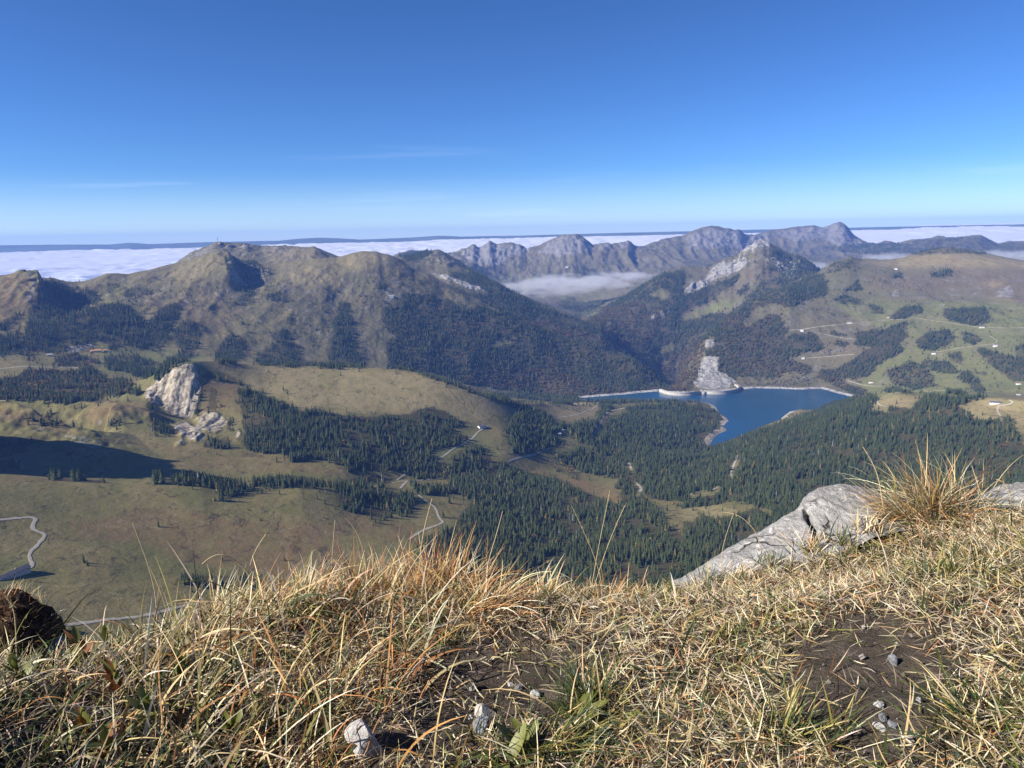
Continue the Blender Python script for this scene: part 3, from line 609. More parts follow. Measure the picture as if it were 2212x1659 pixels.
for reg, v, pts in [
 (1, .8, [(0,390),(110,370),(250,400),(260,430),(200,640),(0,720)]), (1, .6, [(850,520),(1500,470),(1500,560),(1300,700),(1000,620)]), (1, .6, [(1280,660),(1560,600),(1520,720),(1350,760)]), (3, .9, [(1150,395),(1500,385),(1740,340),(2212,340),(2212,570),(1850,490),(1500,480),(1200,470)]), (3, .55, [(860,820),(1110,800),(1190,860),(1060,940),(870,890)]),
 (2, .7, [(300,250),(450,300),(640,350),(600,370),(420,310)]), (2, .6, [(1200,200),(1350,180),(1400,260),(1250,260)]), (3, .8, [(420,320),(600,310),(600,380),(460,420),(200,560),(250,500)]), (3, .6, [(650,500),(860,350),(900,360),(740,470)]), (2, .5, [(1640,200),(1800,260),(1700,280),(1560,250)]),
 (4, .75, [(600,400),(760,370),(950,400),(980,470),(760,440),(600,540),(540,470)]), (4, .7, [(1300,230),(1530,240),(1560,440),(1480,460),(1420,440),(1310,460)]), (4, .75, [(0,420),(300,500),(560,600),(330,560),(0,480)]),
 (4, .8, [(900,1100),(1200,1080),(1500,1140),(2212,1180),(2212,1564),(1100,1400),(1000,1300),(500,1260),(400,1160)]), (4, .5, [(0,850),(600,870),(760,915),(300,890),(0,900)]), (4, .45, [(1000,640),(1700,700),(2212,830),(1500,830),(1100,800)]), (4, .7, [(1900,770),(2212,830),(2212,870),(1900,830)]),
 (5, .85, [(1130,800),(1400,850),(1560,880),(1830,960),(1830,1060),(1680,1010),(1500,940),(1280,850)]), (5, .5, [(1150,350),(1650,385),(1640,480),(1400,470)]), (5, .4, [(60,380),(230,380),(220,440),(80,440)]), (5, .7, [(700,1020),(830,1060),(640,1100)]), (5, .6, [(0,1080),(460,1170),(480,1290),(0,1250)]),
 (6, .5, [(1500,520),(1640,440),(1690,430),(1650,480)])]: paint(m_brown, P(reg, pts), v)
for reg, v, pts in [
 (4, .8, [(1240,122),(1400,118),(1700,150),(2212,160),(2400,170),(2700,200),(2950,265),(3100,325),(3330,420),(3250,460),(3000,520),(2890,440),(2790,410),(2662,450),(2212,470),(1960,440),(1700,320),(1400,170)]), (5, .7, [(950,325),(1150,350),(1400,380),(1660,385),(1640,480),(1550,530),(1380,480)]),
 (3, .9, [(1090,262),(1280,288),(1480,258),(1720,203),(2000,255),(2230,290),(2230,345),(2000,330),(1740,340),(1500,340),(1250,320)]), (3, .7, [(1810,370),(1940,360),(1950,380),(1830,385)]), (3, .8, [(1880,430),(2000,420),(2110,420),(2030,460),(1900,440)]), (6, .8, [(1190,440),(1260,370),(1370,318),(1520,350),(1470,430),(1280,440)]), (6, .85, [(1760,400),(1920,357),(2212,370),(2230,580),(2090,480),(1930,510)]), (6, .7, [(0,1050),(60,1035),(230,1050),(400,1100),(140,1150),(0,1140)]), (6, .6, [(1280,540),(1330,500),(1650,430),(1640,480),(1480,540)]),
 (1, .45, [(1180,300),(1400,235),(1450,300),(1300,420),(1000,440)]), (1, .5, [(1700,200),(2040,200),(2212,270),(2000,300),(1750,320)]), (2, .6, [(0,262),(140,232),(300,255),(200,330),(0,360)]), (1, .5, [(1850,350),(2212,280),(2212,460),(1900,450)]), (6, .6, [(640,490),(680,450),(750,430),(845,438),(800,462),(700,475)])]: paint(m_dry, P(reg, pts), v)

def soft(m, sg):
    k = int(sg * 3); w = np.exp(-.5 * (np.arange(-k, k + 1) / sg) ** 2); w /= w.sum()
    p = np.pad(m, ((0, 0), (k, k)), mode='edge'); a = sum(w[i] * p[:, i:i + m.shape[1]] for i in range(2 * k + 1))
    p = np.pad(a, ((k, k), (0, 0)), mode='edge'); return sum(w[i] * p[i:i + m.shape[0]] for i in range(2 * k + 1)).astype(np.float32)


m_rock = soft(m_rock, 3.0); m_pale = soft(m_pale, 2.0); m_green = soft(m_green, 4.0); m_brown = soft(m_brown, 4.0); m_dry = soft(m_dry, 4.0)

# roads, as traced polylines: (region, width m, label, points)
ROADS = [
 (4, 6, 'pale gravel track winding down the brown meadow', [(-40,1151),(0,1148),(110,1137),(205,1132),(228,1138),(233,1150),(210,1175),(210,1205),(250,1225),(288,1238),(292,1252),(260,1290),(210,1345),(188,1375),(190,1405),(212,1430),(205,1450),(160,1478),(60,1512),(0,1532),(-40,1545)]),
 (7, 7, 'grey valley road past the white roofed house', [(230,650),(300,622),(360,605),(560,580),(700,560),(880,545),(1000,520),(1200,470),(1500,420)]),
 (5, 6, 'pale track curving past the spruces below the forest edge', [(440,1275),(480,1245),(530,1215),(600,1190),(650,1172),(662,1160),(640,1143),(628,1120),(622,1090),(600,1060),(560,1032),(530,1010),(500,985)]),
 (5, 5, 'forest track hairpin among spruces', [(360,890),(395,865),(425,848)]),
 (5, 5, 'forest track bend above the hairpin', [(330,908),(380,898),(432,895),(405,915),(382,945)]),
 (5, 5, 'track emerging from the dense wood', [(500,892),(590,882),(690,876)]),
 (5, 5, 'pale farm track climbing to the dark roofed chalet', [(630,750),(660,738),(720,690),(760,668),(800,650),(850,620),(875,590),(890,575),(950,540)]),
 (5, 6, 'road across the meadow between two woods', [(1078,772),(1110,757),(1150,745),(1250,725),(1300,705),(1355,683)]),
 (5, 5, 'track along the flat meadow by the lake wood', [(1380,487),(1440,480),(1500,472),(1560,455),(1600,435),(1630,428),(1660,402)]),
 (5, 8, 'straight lake road cutting through the spruce wood', [(1625,602),(1650,570),(1680,520),(1700,475),(1730,448),(1760,438),(1800,432),(1835,422)]),
 (5, 7, 'short piece of road seen in the wood gap', [(1855,768),(1872,790),(1880,822)]),
 (5, 8, 'sunlit road bend at the bottom of the wood', [(1905,905),(1925,920),(1943,940),(1945,955),(1930,968)]),
 (6, 8, 'road segment climbing through the hillside forest', [(308,872),(315,830),(335,780),(355,732)]),
 (6, 8, 'road bend in the dense hillside forest', [(50,985),(90,963),(150,958),(190,955),(232,932)]),
 (6, 5, 'track rounding the tan knoll', [(1320,415),(1275,402),(1258,390),(1265,375),(1330,337),(1400,320)]),
 (6, 5, 'white farm track looping to the long barn', [(2062,476),(2045,455),(2038,430),(2048,408),(2070,404),(2110,402),(2140,388),(2132,374),(2112,370)]),
 (6, 4, 'drive leading to the long barn', [(2048,408),(2038,398),(2030,392)]),
 (3, 6, 'valley road at the foot of the green slope', [(1600,1140),(1640,1148),(1780,1156),(1900,1150),(2000,1145),(2100,1138),(2230,1135)]),
 (3, 5, 'loop of road under the green slope', [(1560,1130),(1600,1142),(1640,1130),(1700,1132)]),
 (3, 6, 'pale track crossing the big meadow to the farm', [(690,742),(780,735),(860,722),(960,710),(1060,700),(1150,692),(1250,682),(1350,674),(1460,668)]),
 (3, 5, 'slanting track above the long wood', [(870,758),(920,768),(1000,785),(1060,795),(1110,800)]),
 (3, 5, 'track on the lower brown pasture', [(800,922),(870,917),(950,912),(1030,903),(1110,898)]),
 (3, 6, 'road above the lake shore trees', [(1070,1068),(1110,1080),(1160,1095),(1230,1103),(1290,1105)]),
 (3, 5, 'high alp track running past the square wood', [(1480,658),(1600,675),(1700,690),(1800,705),(1900,720),(2060,726),(2230,726)]),
 (3, 5, 'track zigzag beside the upper woods', [(1620,886),(1710,872),(1800,855),(1900,842),(2000,832),(2035,820),(2038,806),(1990,780)]),
 (3, 5, 'upper alp track', [(1570,582),(1640,578),(1700,575),(1680,588),(1640,600)]),
 (1, 9, 'pale road in the valley between woods behind the pale cliff', [(-30,991),(0,990),(90,982),(180,975),(250,980),(320,980),(420,982),(505,985)]),
 (4, 4, 'faint track on the grassy shoulder beside the cliff', [(0,374),(120,380),(300,388)]),
]
for reg, w, lb, pts in ROADS:
    q = P(reg, pts)
    paint_line(m_for, q, 0.0, 1.5, 5.0 if q[0][1] > 400 else 2.2)

CHALETS = [  # region, x, y, length, depth, height, yaw(deg from view), roof, wall, label
 (5, 908, 548, 26, 14, 5, 40, 'slate', 'white', 'dark roofed chalet on the grassy hillside above the wood'),
 (5, 1412, 596, 12, 9, 5, 20, 'pale', 'white', 'small white cottage in the clearing beside the spruce wood'),
 (5, 1438, 574, 11, 8, 5, -30, 'pale', 'cream', 'small cream hut at the clearing edge under spruces'),
 (6, 2028, 394, 34, 13, 5, 4, 'slate', 'white', 'long grey roofed barn on the tan knoll with a white track'),
 (3, 2176, 1092, 22, 12, 7, 10, 'tile', 'white', 'white farmhouse with brown roof above the valley road'),
 (3, 2176, 1168, 18, 12, 6, -10, 'pale', 'timber', 'pale roofed shed below the valley road junction'),
 (3, 1080, 697, 28, 12, 5, 5, 'pale', 'cream', 'pale long chalet on the track across the big meadow'),
 (3, 772, 746, 22, 12, 6, -8, 'pale', 'white', 'white hut where the meadow track meets the mixed wood'),
 (3, 780, 925, 18, 10, 6, 6, 'pale', 'white', 'small white chalet on the lower brown pasture'),
 (3, 1220, 1081, 24, 11, 6, 3, 'tile', 'white', 'white farm with reddish roof beside the small lake shore meadow'),
 (3, 1628, 894, 22, 11, 6, -6, 'slate', 'white', 'grey roofed chalet under the rounded wood'),
 (3, 1940, 723, 30, 14, 6, 2, 'slate', 'cream', 'grey roofed farm at the end of the square wood'),
 (3, 1332, 660, 16, 10, 6, 8, 'tile', 'cream', 'cream hut against the small wood on the meadow track'),
 (3, 2025, 846, 22, 11, 6, 2, 'pale', 'white', 'white house beside the zigzag track'),
 (1, 622, 882, 40, 16, 7, 4, 'orange', 'cream', 'long orange roofed building beside the pale quarry'),
 (1, 680, 880, 14, 12, 7, 10, 'orange', 'cream', 'small orange roofed building next to the long one'),
 (1, 322, 908, 20, 12, 6, 0, 'pale', 'cream', 'pale shed at the wood edge near the pale quarry'),
 (7, 325, 640, 17, 13, 7, 24, 'white', 'white', 'white roofed house beside the grey valley road'),
 (4, 78, 1512, 52, 12, 5, 36, 'slate', 'cream', 'very long slate roofed barn on the winding gravel track'),
 (2, 326, 525, 22, 12, 6, 0, 'pale', 'white', 'pale hut high on the rocky mountain face'),
 (2, 1462, 335, 40, 22, 12, 0, 'pale', 'white', 'white building on the pass of the far range'),
 (3, 1380, 347, 24, 12, 6, 0, 'pale', 'white', 'white hut on the tan ridge saddle'),
]
for c in CHALETS:
    q = P(c[0], [(c[1], c[2])])[0]
    paint_line(m_for, [(q[0] - 3, q[1]), (q[0] + 3, q[1])], 0, 3, 5 if q[1] > 400 else 2.5)

# ---- lake outline on the water plane
LAKE_Z = -930.0
LAKE = [(579, 398), (600, 396.4), (625, 394.4), (645, 392.3), (660, 391.2)] + \
       P('D', [(125, 295), (545, 303), (985, 262), (1150, 245), (1400, 252), (1650, 260), (1850, 250), (1920, 265), (2000, 290), (2120, 318), (2200, 338)]) + \
       [(862, 398), (850, 402), (835, 407), (820, 413)] + P('D', [(1790, 500), (1640, 478), (1520, 500), (1430, 570), (1430, 640), (1300, 700), (900, 900), (700, 900), (640, 870), (690, 790), (740, 745), (840, 700), (790, 660), (860, 600), (840, 570), (760, 515), (725, 460), (690, 430), (600, 395)]) + \
       [(690, 402.5), (660, 401.5), (640, 401.5), (610, 401), (590, 400.5)]
la, ls = ray([p[0] for p in LAKE], [p[1] for p in LAKE])
ld = LAKE_Z / ls
LKX, LKY = ld * np.sin(la), ld * np.cos(la)
lmask = (TX > LKX.min() - 150) & (TX < LKX.max() + 150) & (TY > LKY.min() - 150) & (TY < LKY.max() + 150)
qx, qy = TX[lmask], TY[lmask]
ins = np.zeros(qx.shape, bool); dist = np.full(qx.shape, 1e9)
nL = len(LKX)
for a in range(nL):
    xa, ya, xb, yb = LKX[a], LKY[a], LKX[(a + 1) % nL], LKY[(a + 1) % nL]
    ins ^= ((ya > qy) != (yb > qy)) & (qx < (xb - xa) * (qy - ya) / (yb - ya + 1e-9) + xa)
    t = np.clip(((qx - xa) * (xb - xa) + (qy - ya) * (yb - ya)) / ((xb - xa) ** 2 + (yb - ya) ** 2 + 1e-9), 0, 1)
    dist = np.minimum(dist, np.hypot(qx - xa - t * (xb - xa), qy - ya - t * (yb - ya)))
sd = np.where(ins, -dist, dist)
zt = TZ[lmask]
up = LAKE_Z + .22 * np.clip(sd, 0, 26) + .12 * np.clip(sd - 26, 0, 200)
wgt = np.clip((150 - sd) / 90, 0, 1)
zn = np.where(sd < 0, np.minimum(zt, LAKE_Z + .3 * sd), np.maximum(zt, up))
near = np.clip(1 - sd / 30, 0, 1)
zn = np.where(sd > 0, zn * (1 - near) + np.minimum(zn, LAKE_Z + .26 * sd) * near, zn)
TZ[lmask] = zt * (1 - wgt) + zn * wgt
T_shore = np.full(TX.shape, 1e3); T_shore[lmask] = sd

# ---- visibility from the viewpoint and land cover per vertex
TE = TZ / TD
cm = np.maximum.accumulate(TE, axis=0)
VIS = TE >= cm - 2e-5
PX, PY = project(TX, TY, TZ)


def lookup(mask, px, py):
    px = np.where(px < 0, -px, px); px = np.where(px > 1023, 2046 - px, px)
    j = np.clip(((px - RX0) * RS).astype(int), 0, RW - 1); i = np.clip(((py - RY0) * RS).astype(int), 0, RH - 1)
    return mask[i, j]


wpx = PX + 3.4 * fbm(TX, TY, 60, 4, 71, .6); wpy = PY + 1.5 * fbm(TX, TY, 60, 4, 81, .6)
ridx = np.where(VIS, np.arange(NRW)[:, None], 0)
last = np.maximum.accumulate(ridx, axis=0)          # last visible row, for ground hidden behind a crest
cidx = np.broadcast_to(np.arange(NC)[None], last.shape)


_keep0 = m_for <= 0
stray = soft((m_for > .5).astype(np.float32), 9.0)
m_for = np.where((m_for < .2) & ~(_keep0 & (stray < .06)), np.maximum(m_for, .16 * np.clip(stray * 2, 0, 1)), m_for)
for reg, w, lb, pts in ROADS:
    q = P(reg, pts)
    paint_line(m_for, q, 0.0, 1.5, 5.0 if q[0][1] > 400 else 2.2)


def vmask(mask, dy=0.0):
    v = lookup(mask, wpx, wpy + dy)
    return v[last, cidx]


hpx = 20 * F / np.hypot(TD, TZ)
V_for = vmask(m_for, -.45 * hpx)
V_forg = vmask(m_for)
V_dec = vmask(m_dec); V_rock = vmask(m_rock); V_pale = vmask(m_pale)
V_green = vmask(m_green); V_brown = vmask(m_brown); V_dry = vmask(m_dry)
# small crags and ribs stand out of rocky ground
crag = np.maximum(0, ridged(TX + 20 * fbm(TX, TY, 90, 2, 5), TY, 85, 4, 33, .6)) * V_rock
ribs = ridged(AZ[None] * TD + 14 * fbm(TX, TY, 60, 2, 7), TD * .22, 34, 4, 37, .6) * V_pale * (T_shore > 60)
cfade = 1 - .8 * np.exp(-((TP - 7.0) / .12) ** 2)[:, None]
TZ = TZ + ((crag - .25 * V_rock) * np.interp(TD, [0, 2200, 3000, 6000, 12000], [0, 6, 9, 18, 34]) * (1 + 1.3 * ((TP > 12.7) & (TP < 15)))[:, None] + (ribs + .35 * ridged(AZ[None] * TD, TD * .15, 13, 3, 41, .6) * V_pale * (T_shore > 60)) * np.interp(TD, [0, 2200, 3500], [0, 9, 5])) * cfade
beach = np.clip(1 - np.abs(T_shore) / 34, 0, 1) > .18
V_rock = np.where(beach, 1, V_rock); V_pale = np.where(beach, 1.0, V_pale)
V_for = np.where(T_shore < 26, 0, V_for); V_forg = np.where(T_shore < 24, 0, V_forg)


# ------------------------------------------------------------------ terrain material
def terrain_material():
    t = NT('mountain_ground')
    g = t.n('NewGeometry'); pos = g.outputs['Position']
    A = t.n('SeparateColor'); t.set(A.inputs[0], t.attr('cover_a').outputs[0])
    B = t.n('SeparateColor'); t.set(B.inputs[0], t.attr('cover_b').outputs[0])
    rock, pale, forest = A.outputs[0], A.outputs[1], A.outputs[2]
    green, brown, dry = B.outputs[0], B.outputs[1], B.outputs[2]
    n1 = t.noise(pos, .006, 4, .62, .6); n2 = t.noise(pos, .03, 5, .65, .3); n3 = t.noise(pos, .16, 3, .7)
    n4 = t.noise(t.mapping(pos, (1, .35, 1), (0, 0, .5)), .02, 5, .6, .4)
    c = t.mix(t.ramp(n1, .35, .65), (.128, .120, .042), (.178, .148, .060))
    c = t.mix(t.math('MULTIPLY', green, .85), c, t.mix(n2, (.112, .140, .040), (.150, .158, .052)))
    bf = t.math('MULTIPLY', brown, t.ramp(t.math('ADD', n2, t.math('MULTIPLY', n4, .6)), .45, 1.0))
    c = t.mix(bf, c, t.mix(n3, (.145, .092, .045), (.20, .128, .062)))
    df = t.math('MULTIPLY', dry, t.ramp(t.math('ADD', n4, t.math('MULTIPLY', n2, .5)), .4, .95))
    c = t.mix(df, c, t.mix(n3, (.27, .215, .105), (.34, .27, .14)))
    c = t.mix(t.math('MULTIPLY', t.ramp(n4, .52, .72), .4), c, (.19, .135, .07))
    c = t.mix(t.math('MULTIPLY', t.ramp(n3, .5, .8), .4), c, (.055, .05, .024))
    c = t.mix(t.math('MULTIPLY', t.ramp(n2, .58, .75), .3), c, (.065, .048, .03))
    nt = t.noise(t.mapping(pos, (1, .6, 1), (0, 0, -.4)), .055, 6, .75, .3)
    c = t.mix(t.math('MULTIPLY', t.ramp(nt, .52, .66), .45), c, (.060, .052, .026))
    c = t.mix(t.math('MULTIPLY', t.ramp(nt, .46, .34), .4), c, (.22, .18, .09))
    r1 = t.noise(t.mapping(pos, (1, .55, 1), (0, 0, .7)), .011, 4, .6, .6)
    rill = t.ramp(t.math('ABSOLUTE', t.math('SUBTRACT', r1, .5)), .016, .003)
    c = t.mix(t.math('MULTIPLY', t.math('MULTIPLY', rill, t.ramp(n2, .42, .58)), .7), c, (.050, .042, .024))
    r2 = t.noise(t.mapping(pos, (.5, 1, 1), (0, 0, -.3)), .016, 3, .6, .3)
    path = t.ramp(t.math('ABSOLUTE', t.math('SUBTRACT', r2, .5)), .010, .002)
    c = t.mix(t.math('MULTIPLY', t.math('MULTIPLY', path, t.ramp(n1, .45, .6)), .5), c, (.26, .22, .14))
    c = t.mix(t.math('MULTIPLY', t.ramp(t.noise(pos, .3, 2, .6), .70, .76), .7), c, (.33, .31, .28))
    sy = t.n('SeparateXYZ'); t.set(sy.inputs[0], pos)
    high = t.math('MULTIPLY', t.ramp(sy.outputs[1], 3300, 4600), t.math('SUBTRACT', 1.0, t.math('MULTIPLY', t.math('MAXIMUM', green, dry), .92)))
    #                     # alpine mats on the mountains: sparser, greyer
    nm = t.noise(pos, .012, 6, .7, .5)
    c = t.mix(t.math('MULTIPLY', t.math('MULTIPLY', high, .75), t.ramp(nm, .44, .66)), c, (.135, .108, .075))
    c = t.mix(t.math('MULTIPLY', t.math('MULTIPLY', high, .75), t.ramp(t.math('ADD', nm, t.math('MULTIPLY', n3, .5)), .81, .93)), c, (.30, .285, .255))
    c = t.mix(t.math('MULTIPLY', high, .42), c, (.104, .098, .070))
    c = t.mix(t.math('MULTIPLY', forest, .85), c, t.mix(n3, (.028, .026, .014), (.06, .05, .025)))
    # bare rock: where traced, and on the steepest faces
    sx = t.n('SeparateXYZ'); t.set(sx.inputs[0], g.outputs['True Normal'])
    steep = t.ramp(sx.outputs[2], .74, .52)
    rk = t.math('ADD', t.math('MULTIPLY', rock, .95), t.math('MULTIPLY', steep, .55))
    lay = t.noise(t.mapping(pos, (1, 1, .55), (.5, .2, 0)), .03, 6, .74, 1.2)
    rf = t.ramp(t.math('ADD', rk, t.math('MULTIPLY', t.math('SUBTRACT', lay, .5), 1.7)), .48, .78)
    rf = t.math('MULTIPLY', rf, t.ramp(rk, .1, .3))
    rc = t.mix(t.ramp(lay, .3, .7), (.12, .112, .10), (.27, .255, .23))
    pc = t.mix(t.ramp(t.noise(t.mapping(pos, (1, 1, .22)), .07, 5, .75, .6), .36, .64), (.17, .145, .10), (.50, .435, .33))
    pc = t.mix(t.ramp(sy.outputs[1], 3300, 4400), pc, t.mix(t.ramp(lay, .36, .62), (.17, .165, .155), (.47, .45, .42)))
    c = t.mix(rf, c, t.mix(pale, rc, pc))
    hh = t.math('MULTIPLY', t.noise(pos, .05, 5, .7), t.math('ADD', t.math('ADD', 4.0, t.math('MULTIPLY', high, 9.0)), t.math('MULTIPLY', rock, 9.0)))
    return t.surf(c, .95, .1, t.bump(hh, 1.0, .62))


mat_ground = terrain_material()
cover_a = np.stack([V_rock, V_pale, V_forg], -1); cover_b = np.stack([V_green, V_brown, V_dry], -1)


def row_of(line): return int(sum(NROWS[:line])) if line < len(NROWS) else NRW - 1


def col_of(px, py): return int(np.clip(round((float(ray(px, py)[0]) - AZ[0]) / DAZ), 0, NC - 1))


def terrain_piece(name, l0, l1, c0, c1, label, cat):
    r0, r1 = row_of(l0), row_of(l1) + 1
    V = np.stack([TX[r0:r1, c0:c1 + 1], TY[r0:r1, c0:c1 + 1], TZ[r0:r1, c0:c1 + 1]], -1)
    nr, nc = V.shape[:2]
    me = np_mesh(name, V.reshape(-1, 3), grid_faces(nr, nc)[:, ::-1][:, ::-1], mat_ground, True,
                 {'cover_a': cover_a[r0:r1, c0:c1 + 1].reshape(-1, 3), 'cover_b': cover_b[r0:r1, c0:c1 + 1].reshape(-1, 3)})
    return tag(link(bpy.data.objects.new(name, me)), label, cat, kind='structure')


cs = col_of(676, 388)
cf = col_of(600, 318)
terrain_piece('meadow_slope', 0, 4, 0, NC - 1, 'brown meadow and wooded lower slopes below the summit', 'hillside')
terrain_piece('valley_hills', 4, 8, 0, NC - 1, 'rounded grassy hill with pale cliff and wooded lake shore hills', 'hill')
terrain_piece('mountain', 8, 12, 0, cs, 'brown green mountain with spruce forest left of the dam', 'mountain')
terrain_piece('mountain', 8, 12, cs, NC - 1, 'green alp slope with tan rounded ridge right of the lake', 'mountain')
terrain_piece('mountain_ridge', 12, 15, 0, cf, 'grey rocky summit ridge with mast behind the forested mountain', 'mountain ridge')
terrain_piece('rocky_peak', 12, 15, cf, NC - 1, 'rocky grey peak with a pale lit cliff face', 'mountain peak')
terrain_piece('mountain_range', 15, 18, 0, NC - 1, 'far bluish jagged mountain range before the sea of cloud', 'mountain range')


def hit(px, py):
    """where the sight line of a photo pixel meets the terrain"""
    a, s = ray(px, py); a = float(a); s = float(s)
    f = (a - AZ[0]) / DAZ; j = int(np.clip(round(f), 0, NC - 1))
    te = TZ[:, j] / TD[:, j]
    k = int(np.argmax(te >= s))
    if te[k] < s: k = NRW - 1
    k = max(k, 1)
    t = (s - te[k - 1]) / (te[k] - te[k - 1] + 1e-12)
    d = TD[k - 1, j] + np.clip(t, 0, 1) * (TD[k, j] - TD[k - 1, j])
    return Vector((d * math.sin(a), d * math.cos(a), s * d))


def ground(x, y):
    a = math.atan2(x, y); d = math.hypot(x, y)
    f = np.clip((a - AZ[0]) / DAZ, 0, NC - 1.001); j = int(f); f -= j
    za = np.interp(d, TD[:, j], TZ[:, j]); zb = np.interp(d, TD[:, j + 1], TZ[:, j + 1])
    return za * (1 - f) + zb * f


# ------------------------------------------------------------------ lake
t = NT('lake_water')
tc = t.n('NewGeometry').outputs['Position']
wv = t.noise(t.mapping(tc, (1, .6, 1)), .12, 3, .6)
wb = t.noise(tc, .004, 3, .5)
b = t.n('BsdfPrincipled')
t.set(b.inputs['Base Color'], t.mix(t.ramp(wb, .3, .7), (.010, .052, .105), (.014, .066, .125)))
b.inputs['Roughness'].default_value = .22; b.inputs['IOR'].default_value = 1.33
t.set(b.inputs['Normal'], t.bump(wv, .35, .6))
t.t.links.new(b.outputs[0], t.out.inputs[0])
mat_water = t.m
cxl, cyl = LKX.mean(), LKY.mean()
x0, x1, y0, y1 = LKX.min() - 60, LKX.max() + 60, LKY.min() - 60, LKY.max() + 60
gx, gy = np.meshgrid(np.linspace(x0, x1, 40), np.linspace(y0, y1, 40))
# keep only cells whose surroundings lie near the lake outline, so that no sheet shows elsewhere
gins = np.zeros(gx.shape, bool); gd = np.full(gx.shape, 1e9)
for a in range(nL):
    xa, ya, xb, yb = LKX[a], LKY[a], LKX[(a + 1) % nL], LKY[(a + 1) % nL]
    gins ^= ((ya > gy) != (yb > gy)) & (gx < (xb - xa) * (gy - ya) / (yb - ya + 1e-9) + xa)
    tt = np.clip(((gx - xa) * (xb - xa) + (gy - ya) * (yb - ya)) / ((xb - xa) ** 2 + (yb - ya) ** 2 + 1e-9), 0, 1)
    gd = np.minimum(gd, np.hypot(gx - xa - tt * (xb - xa), gy - ya - tt * (yb - ya)))
okv = (gins | (gd < 75)).ravel()
fc = grid_faces(40, 40)
fc = fc[okv[fc].all(1)]
me = np_mesh('lake', np.stack([gx.ravel(), gy.ravel(), np.full(gx.size, LAKE_Z)], -1), fc, mat_water)
tag(link(bpy.data.objects.new('lake', me)), 'deep blue reservoir lake behind the double arch dam', 'lake', kind='structure')

# ------------------------------------------------------------------ roads
t = NT('gravel_road')
gp = t.n('NewGeometry').outputs['Position']
mat_road = t.surf(t.mix(t.noise(gp, .25, 5, .7), (.25, .22, .17), (.43, .39, .32)), .95, .1)
for reg, w, lb, pts in ROADS:
    w = w * .65 if reg == 3 else w
    q = P(reg, pts); img = []
    for (xa, ya), (xb, yb) in zip(q[:-1], q[1:]):
        n = max(2, int(math.hypot(xb - xa, yb - ya) * 1.2))
        img += [(xa + (xb - xa) * k / n, ya + (yb - ya) * k / n) for k in range(n)]
    img.append(q[-1])
    pts3 = np.array([hit(*p_) for p_ in img])[:, :2]
    # drop jumps over hidden ground, smooth
    keep = [0]
    for k in range(1, len(pts3)):
        if np.hypot(*(pts3[k] - pts3[keep[-1]])) < 160: keep.append(k)
    pts3 = pts3[keep]
    if len(pts3) < 3: continue
    for _ in range(3):
        pts3[1:-1] = .25 * pts3[:-2] + .5 * pts3[1:-1] + .25 * pts3[2:]
    tg = np.gradient(pts3, axis=0); tg /= np.linalg.norm(tg, axis=1)[:, None] + 1e-9
    nn_ = np.stack([-tg[:, 1], tg[:, 0]], -1)
    rows = []
    for k in range(len(pts3)):
        for s_ in (-.5, 0, .5):
            x, y = pts3[k] + nn_[k] * s_ * w * (1 + .45 * float(fbm(np.array([k * 1.0]), np.array([s_ * 9.0]), 5, 2, 270)[0]))
            rows.append((x, y, ground(x, y) + (.9 if s_ == 0 else .6)))
    me = np_mesh('road', np.array(rows), grid_faces(len(pts3), 3), mat_road)
    tag(link(bpy.data.objects.new('road', me)), lb, 'road', kind='structure')

# ------------------------------------------------------------------ dam
mat_conc = plain('dam_concrete', (.47, .445, .39), .85, .12, .05)
mat_conc2 = plain('dam_wet_band', (.36, .34, .30), .8, .12, .08)
mat_dark = plain('asphalt_deck', (.07, .07, .075), .9, .2, .2)
CREST = LAKE_Z + 20.0


def dplan(pts, z):
    out = []
    for x, y in P('D', pts):
        a, s = ray(x, y); d = z / float(s); out.append((d * math.sin(a), d * math.cos(a)))
    return np.array(out)


def resample(p, n):
    p = np.array(p); s = np.r_[0, np.cumsum(np.hypot(*np.diff(p, axis=0).T))]
    q = np.linspace(0, s[-1], n)
    r = np.stack([np.interp(q, s, p[:, 0]), np.interp(q, s, p[:, 1])], -1)
    for _ in range(6): r[1:-1] = .25 * r[:-2] + .5 * r[1:-1] + .25 * r[2:]
    return r


def wall_strip(name, path, z0, z1, th0, th1, mat, parent, origin, off=0.0):
    """curved wall along a plan path; th0/th1 thickness at foot and crest"""
    tg = np.gradient(path, axis=0); tg /= np.linalg.norm(tg, axis=1)[:, None]
    nr = np.stack([tg[:, 1], -tg[:, 0]], -1)
    if (nr[len(nr) // 2] @ path[len(path) // 2]) > 0: nr = -nr      # towards the lake (viewer)
    V = []
    for p_, n_ in zip(path, nr):
        V += [(*(p_ + n_ * (off + th0 / 2)), z0), (*(p_ + n_ * (off + th1 / 2)), z1), (*(p_ + n_ * (off - th1 / 2)), z1), (*(p_ + n_ * (off - th0 / 2)), z0)]
    V = np.array(V) - np.array(origin)
    F_ = []
    for k in range(len(path) - 1):
        for q in range(4):
            F_.append((k * 4 + q, k * 4 + (q + 1) % 4, k * 4 + 4 + (q + 1) % 4, k * 4 + 4 + q))
    n4 = (len(path) - 1) * 4
    F_ += [(0, 1, 2, 3), (n4 + 3, n4 + 2, n4 + 1, n4)]
    return link(bpy.data.objects.new(name, py_mesh(name, V, F_, mat)), parent)


